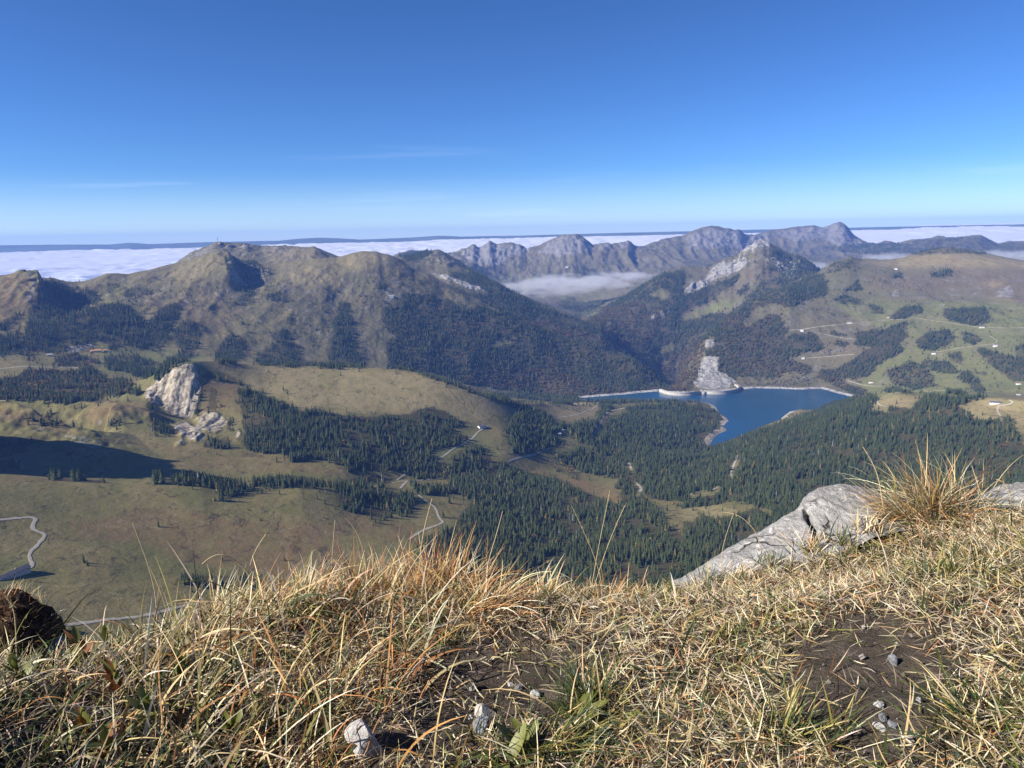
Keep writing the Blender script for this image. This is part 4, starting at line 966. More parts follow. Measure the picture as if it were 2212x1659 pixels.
arch1 = resample(dplan([(108, 250), (150, 268), (200, 281), (270, 290), (350, 294), (430, 291), (500, 283), (548, 273)], CREST), 40)
arch2 = resample(dplan([(585, 270), (650, 276), (720, 279), (800, 277), (870, 270), (930, 258), (965, 244), (975, 232), (965, 218), (945, 206), (925, 198)], CREST), 44)
dorg = (float(arch1[-1][0]), float(arch1[-1][1]), LAKE_Z)
dam = empty('double_arch_dam', dorg)
tag(dam, 'pale concrete dam with two arches meeting at a central pier', 'dam')
for ar, foot in ((arch1, LAKE_Z - 14), (arch2, LAKE_Z - 14)):
    aw = wall_strip('arch_wall', ar, foot, CREST - 2.4, 13, 7, mat_conc, dam, dorg)
    wall_strip('water_stain_band', ar, LAKE_Z - 1, LAKE_Z + 6.0, .6, .6, mat_conc2, aw, (0, 0, 0), 6.0).location = (-dorg[0], -dorg[1], -dorg[2])
    wall_strip('roadway', ar, CREST - 2.38, CREST - 1.2, 9, 9, mat_dark, dam, dorg)
    wall_strip('parapet', ar, CREST - 2.6, CREST + .6, .8, .8, mat_conc, dam, dorg, 4.9)
    wall_strip('parapet', ar, CREST - 2.6, CREST + .2, .6, .6, mat_conc, dam, dorg, -4.9)


def box_verts(cx, cy, z0, z1, lx, ly, rz):
    c, s = math.cos(rz), math.sin(rz)
    return [(cx + dx * lx / 2 * c - dy * ly / 2 * s, cy + dx * lx / 2 * s + dy * ly / 2 * c, z) for z in (z0, z1) for dx, dy in ((-1, -1), (1, -1), (1, 1), (-1, 1))]


BOXF = [(3, 2, 1, 0), (4, 5, 6, 7), (0, 1, 5, 4), (1, 2, 6, 5), (2, 3, 7, 6), (3, 0, 4, 7)]


def box(name, cx, cy, z0, z1, lx, ly, rz, mat, parent):
    return link(bpy.data.objects.new(name, py_mesh(name, box_verts(cx, cy, z0, z1, lx, ly, rz), BOXF, mat)), parent)


pm = (arch1[-1] + arch2[0]) / 2 - np.array(dorg[:2])
box('central_pier', pm[0], pm[1] - 3, -14, 19.2, 30, 20, -.05, mat_conc, dam)
box('spillway_tower', pm[0] + 3, pm[1] - 17, -14, 13, 9, 10, -.05, mat_conc, dam)
box('gate_house', pm[0] - 4, pm[1] - 1, 19.2, 26, 9, 8, -.05, mat_conc, dam)
for k in (-1, 1):
    box('spillway_opening', pm[0] + k * 9 - 1, pm[1] - 13.2, 4, 12, 4, .8, -.05, mat_dark, dam)

# ------------------------------------------------------------------ chalets
MATS = {'slate': plain('slate_roof', (.10, .10, .12), .6, .2, .3), 'pale': plain('metal_roof', (.36, .36, .37), .5, .15, .3),
        'tile': plain('brown_tile_roof', (.22, .12, .085), .8, .25, .5), 'orange': plain('orange_tile_roof', (.52, .25, .11), .8, .2, .5),
        'white': plain('whitewash', (.74, .72, .67), .85, .08, .4), 'cream': plain('cream_render', (.56, .50, .39), .85, .12, .4),
        'timber': plain('brown_timber', (.16, .105, .065), .85, .25, .6), 'glass': plain('window_glass', (.03, .035, .04), .15, .2, 1.0, .5)}
for reg, x, y, L, W, H, yaw, rf, wl, lb in CHALETS:
    q = P(reg, [(x, y)])[0]
    p = hit(*q); az = math.atan2(p.x, p.y)
    zs = [ground(p.x + dx, p.y + dy) for dx in (-L / 2, L / 2) for dy in (-L / 2, L / 2)]
    c = empty('chalet', (p.x, p.y, min(ground(p.x, p.y), p.z) + .2), -az + R(yaw))
    tag(c, lb, 'house')
    hl, hw, rh, ov = L / 2, W / 2, W * .26, 1.0
    V = [(-hl, -hw, -5), (hl, -hw, -5), (hl, hw, -5), (-hl, hw, -5), (-hl, -hw, H), (hl, -hw, H), (hl, hw, H), (-hl, hw, H), (-hl, 0, H + rh), (hl, 0, H + rh)]
    link(bpy.data.objects.new('wall', py_mesh('wall', V, [(0, 1, 5, 4), (1, 2, 6, 9, 5), (2, 3, 7, 6), (3, 0, 4, 8, 7)], MATS[wl])), c)
    sl = rh / hw; e = hw + ov; zr = H + rh + .35; ze = zr - sl * e; th = .35
    V = [(-hl - ov, -e, ze), (hl + ov, -e, ze), (hl + ov, 0, zr), (-hl - ov, 0, zr), (hl + ov, e, ze), (-hl - ov, e, ze)]
    V += [(a_, b_, c_ - th) for a_, b_, c_ in V]
    link(bpy.data.objects.new('roof', py_mesh('roof', V, [(0, 1, 2, 3), (3, 2, 4, 5), (7, 6, 9, 8), (8, 9, 11, 10), (0, 6, 7, 1), (4, 10, 11, 5), (1, 7, 8, 2), (2, 8, 10, 4), (3, 9, 6, 0), (5, 11, 9, 3)], MATS[rf])), c)
    nwin = max(2, int(L / 7))
    for k in range(nwin):
        xx = -hl + (k + .5) * L / nwin
        for s_ in (-1,):
            box('window', xx, s_ * (hw + .06), H * .42, H * .74, 1.5, .12, 0, MATS['glass'], c)
    box('door', hl + .06, 0, 0, 2.6, .14, 2.2, 0, MATS['timber'], c)
    box('chimney', hl * .3, hw * .3, H + rh * .5, H + rh + 1.4, .9, .9, 0, MATS['cream'], c)

# antenna mast on the left summit
mp = hit(218, 243.4)
mast = empty('antenna_mast', mp)
tag(mast, 'thin lattice antenna mast on the grey rocky summit above the cloud sea', 'antenna')
MATS['steel'] = plain('mast_steel', (.30, .30, .31), .5, .1, .5)
box('mast_pole', 0, 0, -3, 44, 2.2, 2.2, 0, MATS['steel'], mast)
box('antenna_head', 0, 0, 30, 40, 4.2, 4.2, .4, MATS['steel'], mast)
box('equipment_hut', 9, 0, -4, 6, 14, 9, 0, MATS['cream'], mast)

# ------------------------------------------------------------------ trees
def leaf_mat(name, c0, c1, tr=.12):
    t = NT(name)
    ob = t.n('ObjectInfo'); st_ = t.noise(ob.outputs['Location'], .006, 3, .6)
    oi = t.math('ADD', t.math('MULTIPLY', ob.outputs['Random'], .75), t.math('MULTIPLY', t.ramp(st_, .35, .65), .35))
    g = t.n('TexCoord').outputs['Object']
    n = t.noise(g, 6, 3, .7)
    c = t.mix(oi, c0, c1)
    c = t.mix(t.math('MULTIPLY', t.ramp(n, .35, .75), .6), c, tuple(x * 1.7 for x in c1))
    return t.surf(c, .9, .12, None, tr)


mat_needle = leaf_mat('spruce_needles', (.017, .030, .016), (.058, .074, .029))
mat_gold = leaf_mat('autumn_leaves', (.17, .11, .035), (.27, .19, .06), .2)
mat_rust = leaf_mat('russet_leaves', (.10, .062, .034), (.16, .10, .05), .2)
mat_bark = plain('bark', (.09, .07, .055), .95, .3, 2.0)


def conifer_mesh(seed, tiers, seg, slim=1.0):
    """unit-height spruce: drooping jagged whorls round a tapered stem; returns crown and trunk arrays"""
    r_ = np.random.default_rng(seed)
    V, F_ = [], []
    for k in range(tiers):
        u = k / (tiers - 1)
        z = .10 + .86 * u ** .92
        rad = .165 * slim * (1 - u) ** .82 * (1 + .22 * (r_.random() - .5)) + .006
        drop = .055 + .085 * (1 - u)
        b0 = len(V)
        V.append((0, 0, min(1.0, z + .07 + .03 * (1 - u))))
        ph = r_.random() * 6.28
        for s_ in range(seg):
            a = ph + 6.283 * s_ / seg + .25 * (r_.random() - .5)
            rr = rad * ((1.0 + .3 * r_.random()) if s_ % 2 == 0 else (.52 + .25 * r_.random()))
            V.append((rr * math.cos(a), rr * math.sin(a), z - drop * (rr / rad) * .75 + .015 * r_.standard_normal()))
        for s_ in range(seg):
            F_.append((b0, b0 + 1 + s_, b0 + 1 + (s_ + 1) % seg))
    return np.array(V), F_


def trunk_mesh(h=1.0, r0=.016, top=.9, seg=5):
    V, F_ = [], []
    for z, r1 in ((-.06, r0 * 1.25), (.12, r0), (.5, r0 * .6), (top, r0 * .12)):
        for s_ in range(seg):
            V.append((r1 * math.cos(6.283 * s_ / seg), r1 * math.sin(6.283 * s_ / seg), z * h))
    for k in range(3):
        for s_ in range(seg):
            F_.append((k * seg + s_, k * seg + (s_ + 1) % seg, (k + 1) * seg + (s_ + 1) % seg, (k + 1) * seg + s_))
    return np.array(V), F_


def broad_mesh(seed, n=110):
    """unit-height broadleaf: leaf clumps through an uneven crown"""
    r_ = np.random.default_rng(seed)
    V, F_ = [], []
    lobes = [(r_.normal(0, .14), r_.normal(0, .14), .55 + .25 * r_.random(), .2 + .12 * r_.random()) for _ in range(6)]
    for k in range(n):
        lx, ly, lz, lr = lobes[k % 6]
        d = r_.standard_normal(3); d /= np.linalg.norm(d)
        c = np.array([lx, ly, lz]) + d * lr * (.6 + .4 * r_.random()) * np.array([1, 1, .95])
        c[2] = min(c[2], 1.0)
        e1 = np.cross(d, r_.standard_normal(3)); e1 /= np.linalg.norm(e1); e2 = np.cross(d, e1)
        s_ = .055 + .05 * r_.random()
        b0 = len(V)
        V += [c + e1 * s_, c + e2 * s_ * .9 + d * .02, c - e1 * s_, c - e2 * s_ * .9 - d * .02]
        F_.append((b0, b0 + 1, b0 + 2, b0 + 3))
    return np.array(V), F_


def joined(name, parts):
    V, F_, mi, mats = [], [], [], []
    for k, (v, f, m_) in enumerate(parts):
        b0 = sum(len(x) for x in V)
        V.append(v); F_ += [tuple(i + b0 for i in q) for q in f]; mi += [k] * len(f); mats.append(m_)
    me = py_mesh(name, np.concatenate(V), F_)
    for m_ in mats: me.materials.append(m_)
    me.polygons.foreach_set('material_index', mi)
    return bpy.data.objects.new(name, me)


tree_col = bpy.data.collections.new('tree_kinds')
VAR = []
for k in range(6):
    cv, cfc = conifer_mesh(100 + k, 7, 10, [1.15, 1.0, 1.4, 1.1, .92, 1.28][k])
    VAR.append(joined('kind_%02d_spruce' % k, [(cv, cfc, mat_needle), (*trunk_mesh(seg=3), mat_bark)]))
for k in range(3):
    bv, bf_ = broad_mesh(200 + k)
    VAR.append(joined('kind_%02d_broadleaf' % (6 + k), [(bv, bf_, mat_gold if k < 1 else mat_rust), (*trunk_mesh(r0=.025, top=.6, seg=3), mat_bark)]))
mat_larch = leaf_mat('larch_needles', (.085, .075, .028), (.16, .125, .04), .18)
mat_dead = plain('grey_dead_wood', (.20, .19, .18), .95, .2, 3.0)
cv, cfc = conifer_mesh(330, 6, 9, 1.25); VAR.append(joined('kind_09_larch', [(cv, cfc, mat_larch), (*trunk_mesh(seg=3), mat_bark)]))
cv, cfc = conifer_mesh(331, 9, 6, .55); VAR.append(joined('kind_10_dead', [(cv, cfc, mat_dead), (*trunk_mesh(seg=3), mat_dead)]))
for o in VAR: tree_col.objects.link(o)

ar = .25 * (np.hypot(TX[1:, :-1] - TX[:-1, :-1], TY[1:, :-1] - TY[:-1, :-1]) + np.hypot(TX[1:, 1:] - TX[:-1, 1:], TY[1:, 1:] - TY[:-1, 1:])) * (np.hypot(TX[:-1, 1:] - TX[:-1, :-1], TY[:-1, 1:] - TY[:-1, :-1]) + np.hypot(TX[1:, 1:] - TX[1:, :-1], TY[1:, 1:] - TY[1:, :-1]))
cell_for = V_for[:-1, :-1]
hid = TD - TD[last, cidx]
ok = (hid[:-1, :-1] < 45) & (TP[:-1, None] < 17.05) & (TP[:-1, None] > .75) & (PX[:-1, :-1] > -60) & (PX[:-1, :-1] < 1084)
clump = np.clip(fbm(TX, TY, 60, 3, 91) * 1.6 + .5, 0, 1)[:-1, :-1]
# dense wood: nearly even; thin wood: gathers into clumps
gap = np.clip((fbm(TX, TY, 75, 4, 95, .55) + .35) * 6, 0, 1)[:-1, :-1]
w_ = np.where(cell_for > .8, cell_for * (.12 + .88 * gap), cell_for * np.clip(clump * 2.2 - .25 + cell_for * .6, 0, 1.4))
dens = np.interp(TD[:-1, :-1], [1000, 3000, 5000, 8000, 12000], [1 / 92, 1 / 98, 1 / 108, 1 / 150, 1 / 280])
lam = ar * w_ * dens * ok
cnt = rng.poisson(np.clip(lam, 0, 40))
ii, jj = np.nonzero(cnt)
rep = cnt[ii, jj]
ii = np.repeat(ii, rep); jj = np.repeat(jj, rep)
u = rng.random(len(ii)); v = rng.random(len(ii))


def bil(Aq): return (Aq[ii, jj] * (1 - u) * (1 - v) + Aq[ii + 1, jj] * u * (1 - v) + Aq[ii, jj + 1] * (1 - u) * v + Aq[ii + 1, jj + 1] * u * v)


tx, ty, tz = bil(TX), bil(TY), bil(TZ)
tdec = V_dec[ii, jj]; tden = cell_for[ii, jj]
isd = rng.random(len(tx)) < tdec
edge = .75 + .25 * fbm(tx, ty, 140, 2, 17)
th = np.where(isd, 8 + 7 * rng.random(len(tx)), (13 + 21 * rng.random(len(tx)) ** .8) * edge * np.where(tden < .5, .72, 1.0))
th *= np.interp(np.hypot(tx, ty), [0, 5000, 9000], [1, 1.05, 1.15])
kind = np.where(isd, 6 + (rng.random(len(tx)) * 3).astype(int), (rng.random(len(tx)) * 6).astype(int))
rk_ = rng.random(len(tx)); kind = np.where(~isd & (rk_ < .028), 9, kind); kind = np.where(~isd & (rk_ > .988), 10, kind)
print('trees', len(tx), 'decid', isd.sum())

# the largest spruces stand as trees of their own
tpx, tpy = project(tx, ty, tz)
size = th / np.sqrt(tx ** 2 + ty ** 2 + tz ** 2)
cand = (~isd) & (kind < 6) & (tpx > 2) & (tpx < 1022) & (tpy < np.interp(tpx, [0, 300, 420, 650, 760, 830, 1024], [640, 575, 560, 575, 535, 485, 470]))
order = np.argsort(np.where(cand, -size, 1))[:270]
crownM, trunkM = [], []
for k in range(5):
    cv, cfc = conifer_mesh(300 + k, 10, 14, [1.12, 1.0, 1.3, 1.1, .95][k])
    crownM.append(py_mesh('crown', cv, cfc, mat_needle)); trunkM.append(py_mesh('trunk', *trunk_mesh(seg=6), mat_bark))


def spruce(loc, h, k, label, group=None, name='spruce_tree'):
    e = empty(name, loc, random.random() * 6.28)
    e.scale = (h * random.uniform(.92, 1.12),) * 2 + (h,)
    tag(e, label, 'tree', group)
    link(bpy.data.objects.new('crown', crownM[k % 5]), e)
    link(bpy.data.objects.new('trunk', trunkM[k % 5]), e)
    return e


for k in order:
    x_, y_ = tpx[k], tpy[k]
    if x_ < 300 and y_ > 540: lb_, gr_ = 'dark spruce in the short row just beyond the straw rim', 'short spruce row beyond the rim'
    elif x_ < 345: lb_, gr_ = 'dark spruce in the row along the brown meadow crest', 'spruces along the meadow crest'
    elif x_ < 440: lb_, gr_ = 'tall spruce in the wood beside the curved pale track', 'spruces by the curved track'
    elif x_ < 690: lb_, gr_ = 'tall dark spruce in the dense wood directly below the rim', 'spruces of the dense wood below the rim'
    else: lb_, gr_ = 'tall spruce on the forested slope behind the limestone outcrop', 'spruces behind the outcrop'
    spruce((tx[k], ty[k], tz[k]), th[k], int(kind[k]), lb_, gr_)
rest = np.ones(len(tx), bool); rest[order] = False

LONE = [(4, 1027, 1192, 15, 'lone spruce on the open brown meadow above the reddish patch'), (4, 545, 1425, 17, 'larger spruce of the pair on the green meadow with pale scree'), (4, 566, 1443, 12, 'smaller spruce of the pair on the green meadow with pale scree'),
 (4, 1685, 1150, 9, 'small round conifer on the reddish meadow'), (4, 1668, 975, 14, 'single spruce just below the tree row crest'), (4, 1812, 982, 13, 'spruce standing right of the tree row gap'), (4, 2056, 1012, 13, 'spruce on the meadow edge beneath the tree row end'), (4, 2106, 1042, 13, 'spruce beside the meadow rim near the dark wood'), (4, 2070, 968, 11, 'short spruce directly under the end of the tree row'),
 (4, 1836, 305, 17, 'taller spruce of the pair on the dry grassy hill'), (4, 1862, 330, 16, 'shorter spruce of the pair on the dry grassy hill'), (4, 1842, 1412, 13, 'spruce on the brown meadow beyond the grass tips'), (4, 1440, 1408, 9, 'low conifer with a long shadow on the brown meadow'), (4, 2112, 1440, 22, 'tall spruce at the lower forest corner'), (4, 485, 425, 14, 'spruce on the brown shoulder above the shadow bowl'),
 (5, 1010, 690, 16, 'single spruce below the dark roofed chalet'), (5, 1375, 470, 16, 'spruce beside the bend of the meadow track'), (5, 700, 1040, 24, 'big spruce in the clearing by the curved track'), (5, 660, 1130, 22, 'spruce beside the lower bend of the curved track'), (5, 2110, 1090, 25, 'tall spruce on the tan knoll edge'), (6, 650, 1095, 22, 'lone spruce on the small green clearing behind the rock'), (6, 610, 1125, 17, 'shorter spruce under the small green clearing'), (6, 1270, 430, 18, 'spruce at the foot of the tan knoll'), (6, 1220, 440, 20, 'spruce left of the tan knoll track'),
 (3, 920, 980, 20, 'dark spruce on the pasture between two woods'), (3, 1550, 640, 15, 'single spruce right of the small wood on the alp'), (3, 2020, 1055, 18, 'lone spruce on the green slope right of the wood'), (3, 2055, 628, 15, 'lone spruce high on the green alp'), (3, 1635, 655, 14, 'spruce between the two upper woods'), (3, 985, 905, 14, 'small spruce on the brown pasture track')]
for k, (reg, x, y, h, lb) in enumerate(LONE):
    p = hit(*P(reg, [(x, y)])[0])
    spruce((p.x, p.y, ground(p.x, p.y) - .2), h, k, lb)

# everything else of the forest: one mass
pts = np.stack([tx, ty, tz], -1)[rest]


def scatter(name, P3, scale, rot, idx, coll, label, cat):
    me = bpy.data.meshes.new(name)
    me.vertices.add(len(P3)); me.vertices.foreach_set('co', P3.astype(np.float32).ravel())
    for nm, tp, arr, key in (('isize', 'FLOAT_VECTOR', scale, 'vector'), ('irot', 'FLOAT_VECTOR', rot, 'vector')):
        a = me.attributes.new(nm, tp, 'POINT'); a.data.foreach_set(key, np.asarray(arr, np.float32).ravel())
    a = me.attributes.new('ikind', 'INT', 'POINT'); a.data.foreach_set('value', np.asarray(idx, np.int32))
    me.update()
    o = link(bpy.data.objects.new(name, me))
    ng = bpy.data.node_groups.new(name + '_nodes', 'GeometryNodeTree')
    ng.interface.new_socket('Geometry', in_out='INPUT', socket_type='NodeSocketGeometry')
    ng.interface.new_socket('Geometry', in_out='OUTPUT', socket_type='NodeSocketGeometry')
    gi = ng.nodes.new('NodeGroupInput'); go = ng.nodes.new('NodeGroupOutput')
    ci = ng.nodes.new('GeometryNodeCollectionInfo'); ci.inputs['Collection'].default_value = coll
    ci.inputs['Separate Children'].default_value = True; ci.inputs['Reset Children'].default_value = True
    iop = ng.nodes.new('GeometryNodeInstanceOnPoints'); iop.inputs['Pick Instance'].default_value = True
    L = ng.links.new

    def na(nm, tp):
        n_ = ng.nodes.new('GeometryNodeInputNamedAttribute'); n_.data_type = tp; n_.inputs['Name'].default_value = nm
        return n_.outputs[0]
    L(gi.outputs[0], iop.inputs['Points']); L(ci.outputs[0], iop.inputs['Instance'])
    L(na('ikind', 'INT'), iop.inputs['Instance Index']); L(na('isize', 'FLOAT_VECTOR'), iop.inputs['Scale'])
    L(na('irot', 'FLOAT_VECTOR'), iop.inputs['Rotation'])
    L(iop.outputs[0], go.inputs[0])
    md = o.modifiers.new('scatter', 'NODES'); md.node_group = ng
    return tag(o, label, cat, kind='stuff')


hs = th[rest]; wv_ = hs * rng.uniform(.85, 1.25, rest.sum()); 
wv_ = np.where(isd[rest], hs * rng.uniform(.85, 1.15, rest.sum()), wv_)
scatter('mixed_forest', pts, np.stack([wv_, wv_, hs], -1), np.stack([np.zeros(len(hs)), np.zeros(len(hs)), rng.random(len(hs)) * 6.28], -1),
        kind[rest], tree_col, 'dark spruce forest with a few autumn trees covering the slopes', 'forest')

shrub_col = bpy.data.collections.new('shrub_kinds')
mat_shrub = leaf_mat('shrub_leaves', (.035, .04, .018), (.10, .075, .035), .15)
for k in range(3):
    bv, bf_ = broad_mesh(260 + k, 60)
    o_ = joined('kind_%02d_shrub' % k, [(bv - np.array([0, 0, .25]), bf_, mat_shrub)]); shrub_col.objects.link(o_)
clp = np.clip(fbm(TX, TY, 90, 4, 191, .6) * 3 - .45, 0, 1)[:-1, :-1]
lam = ar * clp * (cell_for < .1) * (hid[:-1, :-1] < 30) * (TP[:-1, None] > .9) * (TP[:-1, None] < 12.1) * (T_shore[:-1, :-1] > 25) * (np.abs(PX[:-1, :-1] - 512) < 540) * np.interp(TP, [0, 3, 6, 9, 12.2], [1 / 420, 1 / 500, 1 / 700, 1 / 900, 1 / 1500])[:-1, None]
cnt = rng.poisson(np.clip(lam, 0, 10)); ii, jj = np.nonzero(cnt); rep = cnt[ii, jj]; ii = np.repeat(ii, rep); jj = np.repeat(jj, rep)
u = rng.random(len(ii)); v = rng.random(len(ii))
sp = np.stack([bil(TX), bil(TY), bil(TZ)], -1); hs2 = rng.gamma(3, .55, len(sp)) + .6
print('shrubs', len(sp))
scatter('shrubs', sp, np.stack([hs2 * 1.7, hs2 * 1.7, hs2], -1), np.stack([hs2 * 0, hs2 * 0, rng.random(len(sp)) * 6.28], -1), (rng.random(len(sp)) * 3).astype(int), shrub_col, 'low dark shrubs dotted over the open meadows and slopes', 'shrubs')

# ------------------------------------------------------------------ sea of cloud and the far blue hills
t = NT('cloud_white')
mat_cloud = t.surf((.60, .61, .62), 1.0, 0.0)
ca = np.linspace(R(-44), R(44), 440)
cd = np.exp(np.linspace(math.log(18200), math.log(110000), 320))
CA, CD = np.meshgrid(ca, cd)
cx_, cy_ = CD * np.sin(CA), CD * np.cos(CA)
bl = 1 - np.abs(fbm(cx_, cy_, 2600, 4, 140, .6)) * 2.4
bl2 = fbm(cx_, cy_, 7000, 3, 150)
msk = np.clip(fbm(cx_, cy_, 11000, 3, 170) * 2 + .45, 0, 1)
cz_ = -985 + 70 * bl2 + (32 + 115 * msk) * np.clip(bl, -.2, 1) ** 2 * np.interp(CD, [18000, 60000, 110000], [.9, 1.2, 1.5]) + 25 * fbm(cx_, cy_, 800, 2, 180)
cz_ += np.clip((CD - 26000) / 60000, 0, 1.2) * np.interp(CA, [R(-35), R(0), R(35)], [30, 330, 640])
me = np_mesh('cloud_sea', np.stack([cx_.ravel(), cy_.ravel(), cz_.ravel()], -1), grid_faces(320, 440), mat_cloud)
tag(link(bpy.data.objects.new('cloud_sea', me)), 'white sea of cloud filling the lowland beyond the mountains', 'clouds', kind='stuff')

mat_far = plain('far_wooded_hills_hazed', (.10, .13, .12), .95, .2, .0002)  # woods colour lightened and blued, standing in for haze missing at this distance


def far_ridge(name, prof, d0, label):
    a_ = np.linspace(R(-44), R(44), 500)
    p = np.array(prof, float); aa, ss = ray(p[:, 0], p[:, 1])
    s_ = np.interp(a_, aa, ss) + 1.5e-4 * fbm(a_ * 1000, a_ * 0, 12, 4, 160)
    V = []
    for dd, f_ in ((d0 - 5000, None), (d0, 1), (d0 + 9000, None)):
        z = s_ * d0 if f_ else np.full_like(a_, -1150.0)
        V.append(np.stack([dd * np.sin(a_), dd * np.cos(a_), z], -1))
    me = np_mesh(name, np.concatenate(V), grid_faces(3, 500), mat_far)
    return tag(link(bpy.data.objects.new(name, me)), label, 'hills', kind='structure')


far_ridge('far_hills', [(-100, 246.5), (0, 245.3), (60, 244.6), (110, 244.5), (130, 242.6), (150, 244), (180, 243), (205, 242.2), (240, 241.5), (280, 240.6), (300, 238.6), (320, 237.6), (340, 238.4), (360, 239.6), (410, 237.6), (440, 235.6), (460, 236.6), (520, 235.6), (600, 233.4), (680, 231.4), (760, 229.6), (860, 227.4), (940, 225.8), (1024, 224.2), (1124, 222.2)], 88000, 'long blue line of hills on the horizon above the clouds')

# ------------------------------------------------------------------ fog lying in the valleys
t = NT('valley_fog')
b = t.n('VolumePrincipled')
gp = t.n('NewGeometry').outputs['Position']
gc = t.n('TexCoord').outputs['Generated']
gv = t.n('SeparateXYZ'); t.set(gv.inputs[0], gc)
fn = t.math('ADD', t.math('MULTIPLY', t.math('SUBTRACT', t.noise(t.mapping(gp, (1, .7, 2.6)), .0042, 6, .66, .5), .5), 2.6), .45)


cen = t.n('VectorMath', operation='SUBTRACT'); t.set(cen.inputs[0], gc); cen.inputs[1].default_value = (.5, .5, .5)
ln_ = t.n('VectorMath', operation='LENGTH'); t.set(ln_.inputs[0], cen.outputs[0])
env = t.ramp(ln_.outputs['Value'], .5, .1)
dn = t.ramp(t.math('ADD', fn, t.math('MULTIPLY', env, .5)), 0.5, 1.15)
dn = t.math('MULTIPLY', dn, env)
t.set(b.inputs['Density'], t.math('MULTIPLY', dn, .0075))
b.inputs['Color'].default_value = (.97, .975, .985, 1)
b.inputs['Anisotropy'].default_value = .2
t.t.links.new(b.outputs[0], t.out.inputs['Volume'])
mat_fog = t.m
mat_fog.cycles.volume_step_rate = 4.0


def fog_bank(px, py, d, sx, sy, sz, label, rz=0):
    c = at(px, py, d)
    o = link(bpy.data.objects.new('fog_bank', py_mesh('fog_bank', box_verts(0, 0, -sz / 2, sz / 2, sx, sy, 0), BOXF, mat_fog)))
    o.location = c; o.rotation_euler = (0, 0, -math.atan2(c.x, c.y) + rz)
    return tag(o, label, 'fog', kind='stuff')


fog_bank(548, 287, 7900, 1700, 1100, 330, 'brightest fog bank lying in the deep valley before the far range')
fog_bank(590, 282, 8300, 1700, 900, 260, 'long wispy fog bank trailing right below the far range')
fog_bank(628, 276, 8500, 1100, 700, 150, 'thin fog wisp where the deep valley meets the wooded slope')
fog_bank(650, 291, 7500, 600, 400, 90, 'small fog streak by the wooded valley slope')
fog_bank(816, 268, 9300, 620, 900, 210, 'fog patch glimpsed between the rocky peak and the tan ridge')
fog_bank(890, 258, 9800, 900, 900, 190, 'fog patch behind the saddle of the tan ridge')
fog_bank(1012, 256, 9600, 1000, 900, 190, 'fog patch behind the sloping end of the tan ridge')

# ------------------------------------------------------------------ haze
t = NT('blue_haze')
b = t.n('VolumePrincipled')
b.inputs['Density'].default_value = 3.6e-5
b.inputs['Color'].default_value = (.17, .34, .9, 1)
b.inputs['Anisotropy'].default_value = 0.0
t.t.links.new(b.outputs[0], t.out.inputs['Volume'])
hz = py_mesh('haze', box_verts(0, 8650, -1400, 150, 36000, 17900 + 1000, 0), BOXF, t.m)
tag(link(bpy.data.objects.new('haze', hz)), 'pale blue haze in the air over the valleys', 'haze', kind='stuff')

# ------------------------------------------------------------------ foreground summit turf
FG = [
 [(-300, 775, .98), (0, 775, .98), (300, 775, .95), (512, 775, .93), (800, 775, .93), (1330, 775, .95)],
 [(-300, 705, 1.18), (0, 700, 1.2), (200, 690, 1.2), (400, 692, 1.16), (512, 700, 1.12), (700, 700, 1.12), (872, 690, 1.15), (1330, 690, 1.16)],
 [(-300, 695, 1.32), (0, 688, 1.34), (100, 672, 1.37), (200, 642, 1.42), (300, 616, 1.46), (420, 606, 1.5), (512, 613, 1.46), (600, 616, 1.47), (700, 610, 1.5), (800, 600, 1.5), (900, 590, 1.55), (1330, 580, 1.6)],
 [(-300, 688, 1.46), (0, 682, 1.47), (50, 673, 1.49), (100, 660, 1.53), (200, 622, 1.65), (300, 600, 1.7), (420, 590, 1.72), (512, 595, 1.68), (600, 597, 1.66), (650, 598, 1.66), (700, 590, 1.76), (760, 572, 1.87), (830, 545, 2.02), (900, 521, 2.17), (960, 513, 2.27), (1024, 509, 2.32), (1330, 504, 2.36)],
]
NFA = 540
FAZ = np.linspace(R(-75), R(75), NFA)
fD, fT = [], []
for ln in FG:
    p = np.array(ln, float); a, s_ = ray(p[:, 0], p[:, 1])
    fD.append(gauss(np.interp(FAZ, a, p[:, 2]), 5)); fT.append(gauss(np.interp(FAZ, a, s_), 4))
fD = np.array(fD); fZ = fD * np.array(fT)
fD = np.concatenate([np.full((1, NFA), .25), fD, fD[-1:] + .14, fD[-1:] + .42, fD[-1:] + 1.3, np.full((1, NFA), 17.0)])
fZ = np.concatenate([fZ[:1] + .01, fZ, fZ[-1:] - .13, fZ[-1:] - .75, fZ[-1:] - 2.6, np.full((1, NFA), -24.0)])
RIM = fD[4]


def fg_z(x, y):
    a = np.arctan2(x, y); d = np.hypot(x, y)
    Dn = np.array([np.interp(a, FAZ, q) for q in fD]); Zn = np.array([np.interp(a, FAZ, q) for q in fZ])
    z = np.array(Zn[0], float)
    for i in range(len(Dn) - 1):
        t_ = np.clip((d - Dn[i]) / (Dn[i + 1] - Dn[i]), 0, 1)
        z = np.where(d >= Dn[i], Zn[i] * (1 - t_) + Zn[i + 1] * t_, z)
    edge_ = np.clip((Dn[4] + .05 - d) / .3, 0, 1)
    z = z + (.030 * fbm(x, y, .42, 3, 301) + .012 * fbm(x, y, .11, 3, 311)) * (.35 + .65 * edge_)
    return z


